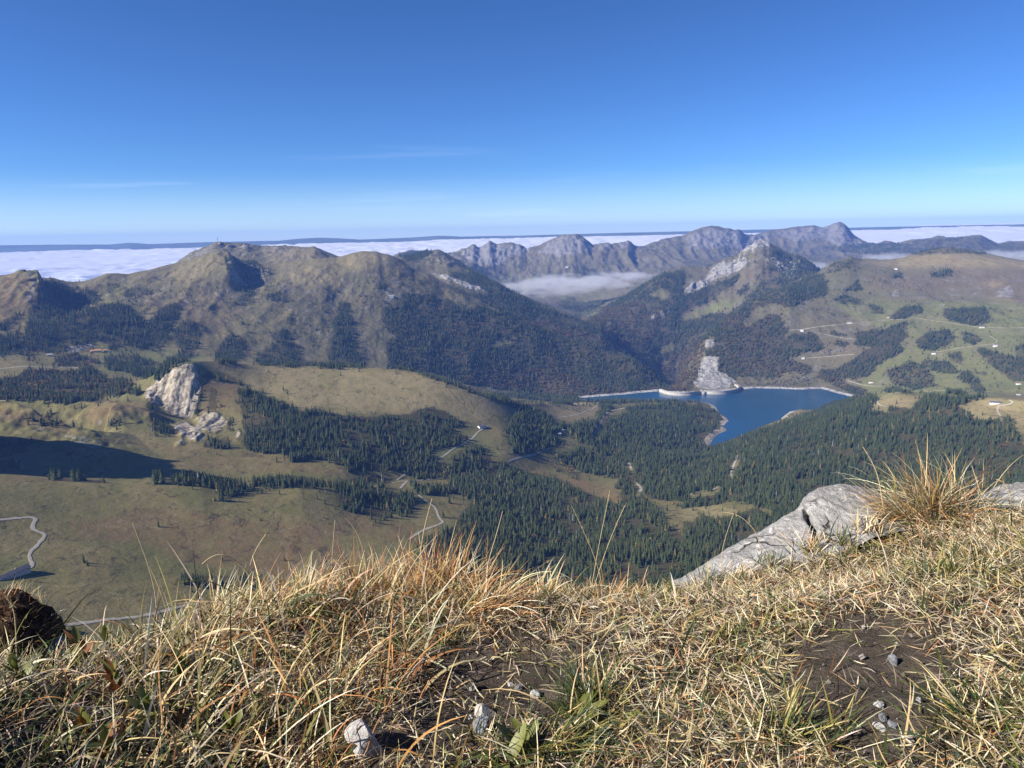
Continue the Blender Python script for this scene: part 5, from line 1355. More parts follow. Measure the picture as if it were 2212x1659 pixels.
fr = np.concatenate([np.linspace(.25, 2.75, 190), np.linspace(2.85, 17, 30)])
FA, FRD = np.meshgrid(FAZ, fr)
gx_, gy_ = FRD * np.sin(FA), FRD * np.cos(FA)
gz_ = fg_z(gx_.ravel(), gy_.ravel()).reshape(gx_.shape)
gz_ += .005 * fbm(gx_, gy_, .035, 3, 321)
t = NT('summit_soil')
gp = t.n('NewGeometry').outputs['Position']
s1 = t.noise(gp, 9, 5, .65); s2 = t.noise(gp, 60, 5, .7); s3 = t.noise(gp, 260, 3, .7)
cc = t.mix(t.ramp(s1, .35, .65), (.055, .043, .034), (.105, .085, .067))
cc = t.mix(t.math('MULTIPLY', t.ramp(s2, .55, .75), .7), cc, (.17, .14, .11))
cc = t.mix(t.math('MULTIPLY', t.ramp(s3, .62, .78), .7), cc, (.22, .19, .15))
cc = t.mix(t.math('MULTIPLY', t.ramp(t.noise(gp, 22, 3, .6), .6, .72), .5), cc, (.085, .085, .03))
mat_soil = t.surf(cc, .97, .1, t.bump(t.math('ADD', s2, t.math('MULTIPLY', s3, .4)), .012, 1.0))
me = np_mesh('summit_ground', np.stack([gx_.ravel(), gy_.ravel(), gz_.ravel()], -1), grid_faces(len(fr), NFA), mat_soil)
tag(link(bpy.data.objects.new('summit_ground', me)), 'dark soil of the summit edge under the dry turf', 'ground', kind='structure')


def fgp(px, py):
    """point of the summit ground seen at a photo pixel"""
    a, s_ = ray(px, py); a = float(a); s_ = float(s_)
    d = np.linspace(.5, 2.6, 500)
    z = fg_z(d * math.sin(a), d * math.cos(a))
    k = int(np.argmax(z >= s_ * d)); k = k if z[k] >= s_ * d[k] else 499
    return Vector((d[k] * math.sin(a), d[k] * math.cos(a), z[k]))


# ---- grass
t = NT('dry_grass')
gcol = t.attr('col').outputs[0]
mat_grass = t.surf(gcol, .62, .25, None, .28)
PAL = {'straw': (.66, .49, .25), 'pale': (.80, .68, .46), 'orange': (.50, .24, .085), 'brown': (.15, .075, .035), 'green': (.075, .105, .025), 'ygreen': (.25, .225, .06), 'litter': (.42, .35, .26), 'dark': (.05, .042, .018), 'bgreen': (.045, .085, .04)}
PALN = list(PAL)
PALV = np.array([PAL[k] for k in PALN])


def blades(root, az, L, w, th0, curv, colr, seg=5, sidew=None, twist=None):
    """tapered curved strips; all arguments are arrays over the blades"""
    n = len(L)
    s_ = np.linspace(0, 1, seg + 1)
    ang = th0[:, None] + curv[:, None] * s_[None] ** 1.2
    mid = .5 * (ang[:, 1:] + ang[:, :-1])
    st = (L / seg)[:, None]
    h = np.concatenate([np.zeros((n, 1)), np.cumsum(np.sin(mid) * st, 1)], 1)
    v_ = np.concatenate([np.zeros((n, 1)), np.cumsum(np.cos(mid) * st, 1)], 1)
    if sidew is None: sidew = rng.normal(0, .12, n)
    lat = sidew[:, None] * L[:, None] * s_[None] ** 2
    dx, dy = np.sin(az)[:, None], np.cos(az)[:, None]
    cx = root[:, 0:1] + h * dx + lat * dy; cyy = root[:, 1:2] + h * dy - lat * dx; cz = root[:, 2:3] + v_
    if twist is None: twist = rng.uniform(-.9, .9, n)
    ct, st_ = np.cos(twist)[:, None], np.sin(twist)[:, None]
    # side vector: horizontal normal turned round the blade axis
    nx, ny = np.cos(az)[:, None], -np.sin(az)[:, None]
    ux = -np.cos(ang) * dx; uy = -np.cos(ang) * dy; uz = np.sin(ang)
    sx_, sy_, sz_ = nx * ct + ux * st_, ny * ct + uy * st_, uz * st_
    prof = (w[:, None] * .5) * (np.minimum(1, .55 + 2.2 * s_[None])) * (1 - s_[None] ** 2.2 * .93)
    A_ = np.stack([cx + sx_ * prof, cyy + sy_ * prof, cz + sz_ * prof], -1)
    B_ = np.stack([cx - sx_ * prof, cyy - sy_ * prof, cz - sz_ * prof], -1)
    V = np.stack([A_, B_], 2).reshape(n, -1, 3)
    m = 2 * (seg + 1)
    k = np.arange(seg) * 2
    fq = np.stack([k, k + 1, k + 3, k + 2], -1)
    Fq = (np.arange(n)[:, None, None] * m + fq[None]).reshape(-1, 4)
    fade = np.repeat(s_, 2)[None, :, None]
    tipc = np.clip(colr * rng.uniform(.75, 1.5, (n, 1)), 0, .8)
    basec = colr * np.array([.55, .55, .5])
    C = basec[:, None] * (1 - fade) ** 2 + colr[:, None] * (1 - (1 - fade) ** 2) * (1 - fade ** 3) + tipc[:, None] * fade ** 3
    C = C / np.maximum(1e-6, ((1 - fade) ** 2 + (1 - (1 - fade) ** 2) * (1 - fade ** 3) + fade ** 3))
    return V.reshape(-1, 3), Fq, C.reshape(-1, 3)


def pick(n, weights):
    p = np.array([weights.get(k, 0) for k in PALN], float); p /= p.sum()
    c = PALV[rng.choice(len(PALN), n, p=p)]
    return c * rng.uniform(.7, 1.25, (n, 1)) * rng.normal(1, .06, (n, 3))


def grass_obj(name, sets, label, cat, kind=None, group=None, parent=None, origin=(0, 0, 0)):
    V, Fq, C = [], [], []; b0 = 0
    for v_, f_, c_ in sets:
        V.append(v_); Fq.append(f_ + b0); C.append(c_); b0 += len(v_)
    me = np_mesh(name, np.concatenate(V) - np.array(origin), np.concatenate(Fq), mat_grass, True, {'col': np.concatenate(C)})
    o = link(bpy.data.objects.new(name, me), parent)
    if parent is None:
        o.location = origin
        tag(o, label, cat, group, kind)
    return o


def ell(px, py, cx, cy_, rx_, ry_): return ((px - cx) / rx_) ** 2 + ((py - cy_) / ry_) ** 2


def roots(n, dmin=.72, dmax=2.6, over=.10):
    """uniform over the plan area of the summit turf"""
    n = int(n * 62 / 42)
    a = rng.uniform(R(-62), R(62), n * 2); d = np.sqrt(rng.uniform(dmin ** 2, dmax ** 2, n * 2))
    ok_ = d < np.interp(a, FAZ, RIM) + over
    a, d = a[ok_][:n], d[ok_][:n]
    x, y = d * np.sin(a), d * np.cos(a)
    z = fg_z(x, y)
    px_, py_ = project(x, y, z)
    return x, y, z, px_, py_, d


def bare(px_, py_, x, y):
    """0 = closed turf, 1 = bare soil"""
    wob = .35 * fbm(x, y, .12, 3, 401)
    b1 = np.clip(1.35 - ell(px_, py_, 868, 695, 98, 80) + wob * 1.2, 0, 1)
    b2 = np.clip(1.35 - ell(px_, py_, 500, 698, 100, 58) + wob * 1.5, 0, 1) * .97
    b3 = np.clip(1.2 - ell(px_, py_, 412, 735, 85, 50) + wob * 1.5, 0, 1) * .8
    b4 = np.clip(1.1 - ell(px_, py_, 590, 655, 40, 18) + wob * 1.5, 0, 1) * .6
    return np.maximum(np.maximum(b1, b2), np.maximum(b3, b4))


def lie(root_, L, az, f=1.0):
    return root_


sets = []
# matted short straw and litter everywhere
x, y, z, px_, py_, d_ = roots(68000)
bb = bare(px_, py_, x, y); left = np.clip((400 - px_) / 160, 0, 1)
k_ = (rng.random(len(x)) > bb * .93) & (rng.random(len(x)) > left * .6)
x, y, z, px_, py_, left = [q[k_] for q in (x, y, z, px_, py_, left)]
n = len(x)
lying = rng.random(n) < np.interp(px_, [0, 400, 600], [.62, .74, .92])
gs = np.clip(.5 + 1.2 * fbm(x, y, .16, 3, 411), 0, 1)
L = rng.uniform(.014, .050, n) * (1 + .5 * left)
th0 = np.where(lying, rng.uniform(R(58), R(92), n), rng.uniform(R(8), R(60), n))
cv_ = np.where(lying, rng.uniform(R(-25), R(25), n), rng.uniform(0, R(60), n))
c = pick(n, {'straw': 4, 'pale': 4.5, 'litter': 2.6, 'orange': .6, 'brown': 1.3, 'green': .2})
cg = pick(n, {'green': 2.2, 'ygreen': 2.4, 'bgreen': 1, 'straw': 1.2})
isg = rng.random(n) < np.clip(gs - .4, 0, .5) * .8
c = np.where(isg[:, None], cg, c)
L = np.where(isg, L * 1.15, L)
rt = np.stack([x, y, z + np.where(lying, rng.uniform(.001, .014, n), -.002)], -1)
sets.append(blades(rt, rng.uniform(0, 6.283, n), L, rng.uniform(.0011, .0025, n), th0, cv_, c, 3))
# tall arching dry grass: thick on the left, thinning to the right
x, y, z, px_, py_, d_ = roots(26000)
bb = bare(px_, py_, x, y)
cl = np.clip(.5 + 1.5 * fbm(x, y, .20, 3, 421), 0, 1)
wt = np.interp(px_, [0, 330, 430, 560, 700, 1024], [1, .95, .62, .16, .05, .07]) * (.25 + .75 * cl) * (1 - bb)
wt = np.where((px_ > 330) & (px_ < 560) & (py_ > 690), wt * .35, wt)
k_ = rng.random(len(x)) < wt * .62
x, y, z, px_, py_, d_ = [q[k_] for q in (x, y, z, px_, py_, d_)]
n = len(x)
rimd = np.interp(np.arctan2(x, y), FAZ, RIM) - d_
tall = np.interp(px_, [0, 60, 200, 420, 560, 700], [.6, .62, .95, 1.05, .75, .6])
L = rng.gamma(6, .0185, n) * tall * np.where(rimd < .16, .85, 1.0)
L = np.clip(L, .03, .24)
azb = np.where(rng.random(n) < .6, rng.normal(R(60), R(65), n), rng.uniform(0, 6.283, n))
orr = np.interp(px_, [0, 250, 400, 520, 650], [.6, 1.0, 2.6, 1.6, .5])
ora = rng.random(n) * orr
c = pick(n, {'straw': 4.2, 'pale': 3.2, 'litter': .6, 'brown': 1.3, 'ygreen': 1.1, 'orange': .5})
c2 = pick(n, {'orange': 3.2, 'straw': 1.5, 'brown': .9})
c3 = pick(n, {'green': 3, 'ygreen': 2, 'bgreen': 1})
c = np.where((ora > .9)[:, None], c2, c)
gl = rng.random(n) < np.interp(px_, [0, 300, 500, 1024], [.15, .11, .08, .14])
c = np.where(gl[:, None], c3, c)
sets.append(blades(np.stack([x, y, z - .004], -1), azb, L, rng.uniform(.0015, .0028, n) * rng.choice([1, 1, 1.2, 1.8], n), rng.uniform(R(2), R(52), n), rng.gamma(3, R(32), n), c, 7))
# green understorey on the left
x, y, z, px_, py_, d_ = roots(16000)
k_ = rng.random(len(x)) < np.interp(px_, [0, 260, 380, 520, 640, 1024], [.95, .8, .3, .13, .16, .2]) * (1 - bare(px_, py_, x, y)) * .6 * np.clip(.3 + 1.4 * (.5 + fbm(x, y, .14, 3, 431)), 0, 1)
x, y, z = x[k_], y[k_], z[k_]; n = len(x)
sets.append(blades(np.stack([x, y, z - .003], -1), rng.uniform(0, 6.283, n), rng.uniform(.03, .085, n), rng.uniform(.0022, .0052, n), rng.uniform(R(10), R(60), n), rng.uniform(0, R(70), n), pick(n, {'green': 3, 'bgreen': 1.6, 'ygreen': 1.4, 'dark': 1.2, 'brown': .4}), 4))
grass_obj('dry_turf', sets, 'dry straw coloured summit turf with green blades covering the foreground', 'grass', kind='stuff')


def tuft(px0, py0, n, spread, Lr, lean, colw, label, cone=(0, 60), curv=(10, 70), wr=(.0014, .0030), leanf=.5, base=None):
    p = fgp(px0, py0) if base is None else base
    r0 = np.minimum(np.abs(rng.normal(0, spread, n)), spread * rng.uniform(1.2, 1.7, n)); ph = rng.uniform(0, 6.283, n)
    x = p.x + r0 * np.cos(ph); y = p.y + r0 * np.sin(ph)
    z = np.full(n, p.z) if base is not None else fg_z(x, y)
    az = np.where(rng.random(n) < leanf, rng.normal(lean, .6, n), math.pi / 2 - ph + rng.normal(0, .5, n))
    S = blades(np.stack([x, y, z - .006], -1), az, rng.uniform(Lr[0], Lr[1], n) * rng.uniform(.6, 1, n), rng.uniform(wr[0], wr[1], n), np.radians(rng.uniform(cone[0], cone[1], n)), np.radians(rng.uniform(curv[0], curv[1], n)), pick(n, colw), 7)
    return grass_obj('grass_tuft', [S], label, 'grass tuft', origin=tuple(p))


W_OR = {'orange': 3, 'straw': 3, 'pale': 1, 'brown': 1.2}
W_ST = {'straw': 4, 'pale': 3, 'orange': .8, 'green': .6, 'ygreen': .6, 'brown': .8}
W_GR = {'green': 3, 'ygreen': 2.2, 'bgreen': 1.5, 'straw': 1.2, 'pale': .6}
tuft(440, 596, 420, .075, (.07, .20), R(30), W_OR, 'tall orange straw tuft on the rim before the dense wood', (0, 42), (5, 75))
tuft(482, 612, 330, .055, (.08, .19), R(120), W_OR, 'flattened orange tuft arching right beside the bare soil', (20, 75), (10, 60), leanf=.75)
tuft(372, 596, 240, .06, (.06, .17), R(0), W_OR, 'brownish straw tuft on the rim below the brown meadow', (0, 38), (5, 70))
tuft(300, 606, 260, .06, (.06, .16), R(40), W_ST, 'pale straw tuft on the rim in front of the small spruce row', (0, 40), (5, 80))
tuft(215, 622, 260, .06, (.06, .15), R(50), W_ST, 'loose pale tuft on the rim above the grey valley road', (0, 45), (5, 85))
tuft(545, 600, 150, .05, (.04, .11), R(60), W_ST, 'short straw tuft on the rim right of the orange tufts', (0, 45), (5, 60))
tuft(612, 602, 170, .06, (.03, .10), R(80), W_OR, 'thin reddish straw fringe on the rim left of the rock', (0, 40), (5, 60))
tuft(590, 706, 190, .03, (.05, .13), R(-20), W_GR, 'green tuft with yellow tips beside the broad leaved plant', (5, 60), (5, 50))
tuft(545, 752, 200, .04, (.05, .13), R(100), W_GR, 'wide green tuft with rosettes next to the stony soil', (20, 75), (5, 50))
tuft(725, 640, 120, .04, (.03, .09), R(60), W_GR, 'small green tuft in the matted straw below the rock', (10, 65), (5, 50))
tuft(950, 580, 150, .05, (.04, .11), R(60), W_GR, 'dark green sprawling tuft right of the rock', (20, 75), (5, 60))
tuft(780, 735, 160, .05, (.05, .12), R(60), W_GR, 'green tuft left of the bare earth patch', (15, 70), (5, 50))
tuft(975, 725, 170, .05, (.05, .12), R(-80), W_GR, 'green and straw tuft right of the bare earth patch', (25, 75), (5, 50))

# ---- limestone outcrop with white veins
t = NT('veined_limestone')
gp = t.n('NewGeometry').outputs['Position']
wp = t.n('VectorMath', operation='ADD'); nz3 = t.n('TexNoise', Scale=7.0, Detail=3.0)
t.set(nz3.inputs['Vector'], gp); sc_ = t.n('VectorMath', operation='SCALE'); t.set(sc_.inputs[0], nz3.outputs[1]); sc_.inputs['Scale'].default_value = .16
t.set(wp.inputs[0], gp); t.set(wp.inputs[1], sc_.outputs[0])


def vein(scale, wd):
    vo = t.n('TexVoronoi', feature='DISTANCE_TO_EDGE', Scale=scale); t.set(vo.inputs['Vector'], wp.outputs[0])
    return t.ramp(vo.outputs['Distance'], wd, wd * .25)


l1 = t.noise(gp, 6, 5, .65); l2 = t.noise(gp, 45, 5, .7); l3 = t.noise(gp, 160, 3, .7)
lc = t.mix(t.ramp(l1, .35, .68), (.205, .198, .192), (.33, .315, .295))
lc = t.mix(t.math('MULTIPLY', t.ramp(l2, .4, .7), .45), lc, (.43, .41, .38))
vm = t.math('MULTIPLY', t.math('ADD', t.math('MULTIPLY', vein(9, .03), .8), t.math('MULTIPLY', vein(26, .035), .5)), t.ramp(t.noise(gp, 14, 2, .5), .38, .6))
lc = t.mix(t.math('MINIMUM', vm, .85), lc, (.52, .505, .48))
lc = t.mix(t.math('MULTIPLY', t.ramp(l3, .6, .75), .5), lc, (.17, .16, .15))
lc = t.mix(t.math('MULTIPLY', t.ramp(t.noise(gp, 11, 4, .6), .6, .7), .5), lc, (.37, .34, .30))
fr_ = t.n('TexVoronoi', feature='DISTANCE_TO_EDGE', Scale=4.3); t.set(fr_.inputs['Vector'], wp.outputs[0])
frm = t.math('MULTIPLY', t.ramp(fr_.outputs['Distance'], .016, .004), t.ramp(t.noise(gp, 8, 2, .5), .45, .6))
lc = t.mix(t.math('MULTIPLY', frm, .85), lc, (.045, .04, .035))
pit = t.ramp(t.noise(gp, 95, 4, .8), .63, .70)
lc = t.mix(t.math('MULTIPLY', pit, .6), lc, (.09, .085, .08))
lc = t.mix(t.math('MULTIPLY', t.ramp(t.noise(gp, 30, 4, .7), .60, .66), .55), lc, (.42, .41, .38))
lc = t.mix(t.math('MULTIPLY', t.ramp(t.noise(t.mapping(gp, (1, 1, .3)), 12, 4, .6), .58, .72), .45), lc, (.17, .15, .115))
lich = t.n('VectorMath', operation='DISTANCE'); t.set(lich.inputs[0], gp)
lichv = lich.inputs[1]
lm = t.ramp(t.math('ADD', lich.outputs['Value'], t.math('MULTIPLY', t.math('SUBTRACT', l2, .5), .02)), .014, .006)
lc = t.mix(lm, lc, (.66, .44, .06))
mat_lime = t.surf(lc, .8, .25, t.bump(t.math('SUBTRACT', t.math('ADD', l2, t.math('MULTIPLY', l3, .4)), t.math('ADD', t.math('MULTIPLY', frm, 1.2), t.math('MULTIPLY', pit, .4))), .010, 1.0))


def pline(pts, n):
    p = np.array([at(*q) for q in pts]); s_ = np.r_[0, np.cumsum(np.linalg.norm(np.diff(p, axis=0), axis=1))]
    q = np.linspace(0, s_[-1], n)
    return np.stack([np.interp(q, s_, p[:, k]) for k in range(3)], -1)


def slab(name, lines, nu, nv, mat, label, back=.22, deep=.5, amp_=.006, seed=0, crack=None):
    """rock slab: lofted face, rounded ridge, back side and closed foot"""
    Ls = [pline(l_, nu) for l_ in lines]
    ridge = Ls[-1]
    out = ridge.copy(); h = np.linalg.norm(out[:, :2], axis=1)[:, None]
    dirv = out[:, :2] / h
    b1 = ridge + np.concatenate([dirv * back * .45, np.full((nu, 1), -.03)], 1)
    b2 = ridge + np.concatenate([dirv * back, np.full((nu, 1), -deep)], 1)
    Ls += [b1, b2]
    rows = []
    for a_, b_ in zip(Ls[:-1], Ls[1:]):
        for k in range(nv): rows.append(a_ * (1 - k / nv) + b_ * k / nv)
    rows.append(Ls[-1])
    V = np.array(rows)
    for _ in range(2): V[1:-1] = .25 * V[:-2] + .5 * V[1:-1] + .25 * V[2:]
    du = np.gradient(V, axis=1); dv = np.gradient(V, axis=0)
    nrm = np.cross(du, dv); nrm /= np.linalg.norm(nrm, axis=-1, keepdims=True) + 1e-9
    if nrm[nv, nu // 2] @ V[nv, nu // 2] > 0: nrm = -nrm
    uu = np.linalg.norm(V[:, :, :2] - V[:1, :1, :2], axis=-1); zz = V[:, :, 2]
    a_ = uu + .4 * zz; b_ = zz * 1.3 - .3 * V[:, :, 1]
    disp = amp_ * (.8 * ridged(a_ + .05 * fbm(a_, b_, .1, 2, 540), b_, .21, 3, 500 + seed) + 1.1 * fbm(a_, b_, .07, 3, 510 + seed) + .45 * fbm(a_, b_, .015, 2, 520 + seed))
    if crack:
        pu, v0, v1, dep, wd = crack
        iu = np.arange(nu)[None] / (nu - 1); iv = np.arange(len(V))[:, None] / (2.0 * nv)
        off_ = pu + .012 * fbm(iv * 10 + 0 * iu, iv * 3 + 0 * iu, 1.0, 3, 530)
        disp -= dep * np.exp(-((iu - off_) / wd) ** 2) * np.clip((iv - v0) / .08, 0, 1) * np.clip((v1 - iv) / .05, 0, 1)
    V = V + nrm * disp[..., None]
    org = V.reshape(-1, 3).mean(0)
    me = np_mesh(name, V.reshape(-1, 3) - org, grid_faces(len(V), nu), mat)
    o = link(bpy.data.objects.new(name, me)); o.location = org
    return tag(o, label, 'rock')


slab('limestone_outcrop', [
    [(664, 600, 1.66), (700, 596, 1.68), (740, 586, 1.72), (790, 570, 1.80), (830, 558, 1.88), (870, 540, 1.96), (905, 530, 2.05)],
    [(668, 592, 1.70), (717, 580, 1.76), (760, 562, 1.82), (803, 547, 1.90), (846, 535, 1.98), (876, 521, 2.06), (905, 524, 2.12)],
    [(672, 588, 1.75), (684, 583, 1.78), (700, 571, 1.81), (722, 557, 1.87), (762, 534, 1.98), (794.5, 512, 2.08), (806, 500, 2.13), (818.6, 489, 2.18), (828, 487.5, 2.2), (842.7, 485.5, 2.22), (862, 489, 2.24), (885, 500, 2.24), (905, 518, 2.22)],
], 300, 46, mat_lime, 'grey limestone outcrop with white veins and a dark crack under the grass tuft', seed=1, amp_=.0058, crack=(.60, .5, .95, .045, .011))
cpos = at(843.5, 514, 2.135)
lichv.default_value = cpos
slab('limestone_rock', [
    [(960, 520, 2.2), (1000, 514, 2.25), (1060, 508, 2.3), (1130, 504, 2.3)],
    [(968, 511, 2.26), (1000, 505, 2.3), (1050, 502, 2.36), (1130, 500, 2.36)],
    [(974, 505, 2.34), (985, 497, 2.4), (1001, 489, 2.45), (1024, 484.5, 2.5), (1060, 480, 2.5), (1130, 486, 2.5)],
], 150, 30, mat_lime, 'rough pale grey rock on the rim beyond the tall tuft', seed=2, amp_=.01)
mat_moss = plain('dark_moss', (.05, .04, .016), 1.0, .5, 90)


def blob(name, c, r, mat, seed, rough=.3, sub=3, flat=.0, parent=None):
    """angular stone: faceted, noise-cut icosphere"""
    import bmesh
    bm = bmesh.new(); bmesh.ops.create_icosphere(bm, subdivisions=sub, radius=1.0)
    r_ = np.random.default_rng(seed)
    pl = [(lambda d: d / np.linalg.norm(d))(r_.standard_normal(3)) for _ in range(9)]; cut = r_.uniform(.42, .8, 9)
    for v_ in bm.verts:
        p = np.array(v_.co)
        for d, q in zip(pl, cut):
            e_ = p @ d - q
            if e_ > 0: p = p - d * e_
        p *= 1 + rough * .03 * (r_.random() - .5)
        v_.co = (p[0] * r[0], p[1] * r[1], p[2] * r[2])
    me = bpy.data.meshes.new(name); bm.to_mesh(me); bm.free(); me.materials.append(mat)
    o = link(bpy.data.objects.new(name, me), parent); o.location = c
    o.rotation_euler = (0, 0, r_.random() * 6.28)
    return o


mp_ = at(796, 538, 1.985)
moss = blob('moss_cushion', mp_, (.012, .008, .020), mat_moss, 5, 3)
tag(moss, 'small dark moss cushion in the crack of the limestone outcrop', 'moss')
tb = at(934, 507, 2.2)
tuft(934, 507, 640, .085, (.05, .225), R(-70), {'straw': 4, 'pale': 2, 'orange': 1.6, 'green': 1.2, 'ygreen': .8, 'brown': 1}, 'big upright straw tuft growing beside the limestone outcrop', (0, 78), (0, 85), leanf=.22, base=tb)
tuft(905, 512, 260, .05, (.06, .17), R(-85), W_ST, 'sprawling straw tuft hanging over the limestone outcrop', (40, 85), (0, 30), leanf=.8, base=at(905, 514, 2.12))

for k, (a_, b_, d_) in enumerate([(706, 584, 1.70), (738, 577, 1.74), (772, 566, 1.78), (812, 550, 1.88), (842, 543, 1.93), (868, 530, 2.0)]):
    tuft(a_, b_, 70, .03, (.025, .085), R(60), W_ST if k % 2 else W_GR, ['sparse straw wisp at the low tapering end of the outcrop', 'green wisp rooted beside the tapering end of the outcrop', 'straw wisp against the middle foot of the outcrop', 'green wisp just below the crack of the outcrop', 'straw wisp right of the crack foot', 'green wisp where the outcrop dips under the big tuft'][k], (0, 60), (5, 60), base=at(a_, b_, d_))

# ---- turf hummock at the left
hc = at(4, 650, 2.2)
t = NT('dark_turf')
gp = t.n('NewGeometry').outputs['Position']
mat_turf = t.surf(t.mix(t.ramp(t.noise(gp, 60, 5, .7), .4, .65), (.045, .026, .016), (.15, .085, .05)), .97, .1, t.bump(t.noise(gp, 90, 4, .7), .02, 1.0))
hum = empty('turf_hummock', hc)
tag(hum, 'dark brown turf hummock with dry grass cap at the edge of the drop', 'turf hummock')
hu, hv = np.meshgrid(np.linspace(0, 2 * math.pi, 64), np.linspace(.02, math.pi - .02, 40))
hx = np.sin(hv) * np.cos(hu); hy = np.sin(hv) * np.sin(hu); hz_ = np.cos(hv)
hr = 1 + .22 * fbm(hx * 1.0 + 3 * hz_, hy + 2 * hz_, .6, 4, 610, .6)
hr[:, -1] = hr[:, 0]
ho = link(bpy.data.objects.new('turf_body', np_mesh('turf_body', np.stack([hx * hr * .16, hy * hr * .15, hz_ * hr * .27 - .13], -1).reshape(-1, 3), grid_faces(40, 64), mat_turf)), hum)
n = 1500
ph = rng.uniform(0, 6.283, n); el = np.arccos(rng.uniform(-.25, 1, n))
hx = .15 * np.sin(el) * np.cos(ph); hy = .14 * np.sin(el) * np.sin(ph); hzz = -.13 + .27 * np.cos(el)
S = blades(np.stack([hx, hy, hzz], -1), math.pi / 2 - ph + rng.normal(0, .5, n), rng.uniform(.015, .06, n), rng.uniform(.001, .0026, n), el * .8 + rng.normal(0, .35, n), rng.uniform(0, 1.2, n), np.where((hzz > .03)[:, None], pick(n, {'straw': 3, 'pale': 2, 'orange': 2}), pick(n, {'brown': 4, 'orange': 1.2, 'dark': 2})), 4)
me = np_mesh('dry_grass_cap', S[0], S[1], mat_grass, True, {'col': S[2]})
link(bpy.data.objects.new('dry_grass_cap', me), hum)
def stone_mat(name, c):
    t = NT(name); g = t.n('TexCoord').outputs['Object']
    a = t.noise(g, 35, 5, .7); b_ = t.noise(g, 160, 4, .75)
    k = t.mix(t.ramp(a, .35, .7), tuple(x * .62 for x in c), c)
    k = t.mix(t.math('MULTIPLY', t.ramp(b_, .52, .7), .5), k, tuple(x * .4 for x in c))
    return t.surf(k, .9, .2, t.bump(t.math('ADD', a, t.math('MULTIPLY', b_, .5)), .006, 1.0))


mat_white = stone_mat('white_stone', (.52, .50, .47))
mat_grey = stone_mat('grey_stone', (.27, .28, .30))
blob('embedded_stone', (.095, -.12, .03), (.028, .02, .02), mat_white, 46, .8, 3, parent=hum)
blob('embedded_stone', (.15, -.03, .02), (.025, .03, .03), mat_grey, 47, .8, 3, parent=hum)

# ---- loose stones
for k, (px0, py0, r_, m_, lb) in enumerate([
    (366, 752, (.036, .034, .034), mat_white, 'largest angular white limestone block in the soil'),
    (484, 716, (.019, .017, .014), mat_white, 'small cream stone beside the green tuft on the soil'),
    (482, 728, (.018, .014, .015), mat_grey, 'bluish grey stone touching the cream stone on the soil'),
    (471, 719, (.007, .006, .005), mat_white, 'white chip left of the cream stone'),
    (893, 664, (.010, .009, .011), mat_grey, 'upright grey pebble on the bare earth patch'),
    (879, 707, (.008, .007, .006), mat_white, 'white pebble in the middle of the bare earth patch'),
    (919, 702, (.010, .007, .006), mat_white, 'flat white pebble at the right edge of the bare earth patch'),
    (883, 719, (.007, .006, .007), mat_grey, 'bluish pebble below the white one on the bare earth'),
    (893, 728, (.008, .006, .006), mat_grey, 'pale grey pebble beside the dull cream one on bare earth'),
    (879, 731, (.010, .007, .005), mat_white, 'dull cream flat pebble on the bare earth patch'),
    (511, 687, (.009, .007, .006), mat_white, 'bright white pebble on the stony soil below the orange tuft'),
    (519, 688, (.008, .006, .006), mat_grey, 'bluish pebble next to the bright white one'),
    (473, 689, (.012, .008, .007), mat_white, 'beige stone chip half covered by straw'),
    (535, 697, (.012, .009, .007), mat_white, 'cream stone at the foot of the broad leaved plant'),
    (427, 690, (.007, .006, .005), mat_grey, 'small blue grey chip among flattened straw')]):
    p = fgp(px0, py0)
    o = blob('stone', p + Vector((0, 0, r_[2] * .35)), r_, m_, 600 + k, .5, 3)
    tag(o, lb, 'stone')
# gravel
gv_, gf_ = [], []
ico_v = np.array([(0, 0, 1), (.9, 0, .3), (-.3, .85, .35), (-.6, -.7, .2), (.5, .6, -.5), (-.2, -.3, -.8)]); ico_f = np.array([(0, 1, 2), (0, 2, 3), (0, 3, 1), (1, 4, 2), (2, 5, 3), (3, 5, 1), (1, 5, 4), (4, 5, 2)])
x, y, z, px_, py_, d_ = roots(9000)
k_ = rng.random(len(x)) < bare(px_, py_, x, y) * np.where(px_ < 650, .7, .12)
x, y, z = x[k_], y[k_], z[k_]
for k in range(len(x)):
    s_ = rng.gamma(1.6, .0010) + .0006; a_ = rng.random() * 6.28
    q = ico_v * s_ * rng.uniform(.6, 1.3, 3); q = np.stack([q[:, 0] * math.cos(a_) - q[:, 1] * math.sin(a_), q[:, 0] * math.sin(a_) + q[:, 1] * math.cos(a_), q[:, 2]], -1)
    gv_.append(q + [x[k], y[k], z[k] + s_ * .4]); gf_.append(ico_f + 6 * k)
me = np_mesh('gravel', np.concatenate(gv_), np.concatenate(gf_), plain('gravel_stone', (.24, .215, .19), .95, .7, 25), False)
tag(link(bpy.data.objects.new('gravel', me)), 'fine pale gravel strewn over the bare summit soil', 'gravel', kind='stuff')

# ---- broad leaved plants
t = NT('broad_leaf'); oi = t.n('ObjectInfo').outputs['Random']; gp = t.n('TexCoord').outputs['Object']
mat_leafg = t.surf(t.mix(t.noise(gp, 60, 4, .6), t.mix(oi, (.06, .10, .02), (.13, .16, .035)), (.20, .19, .05)), .5, .35, None, .2)
t = NT('red_leaf'); oi = t.n('ObjectInfo').outputs['Random']; gp = t.n('TexCoord').outputs['Object']
mat_leafr = t.surf(t.mix(t.noise(gp, 60, 4, .6), t.mix(oi, (.26, .05, .025), (.34, .13, .04)), (.20, .10, .03)), .5, .35, None, .25)


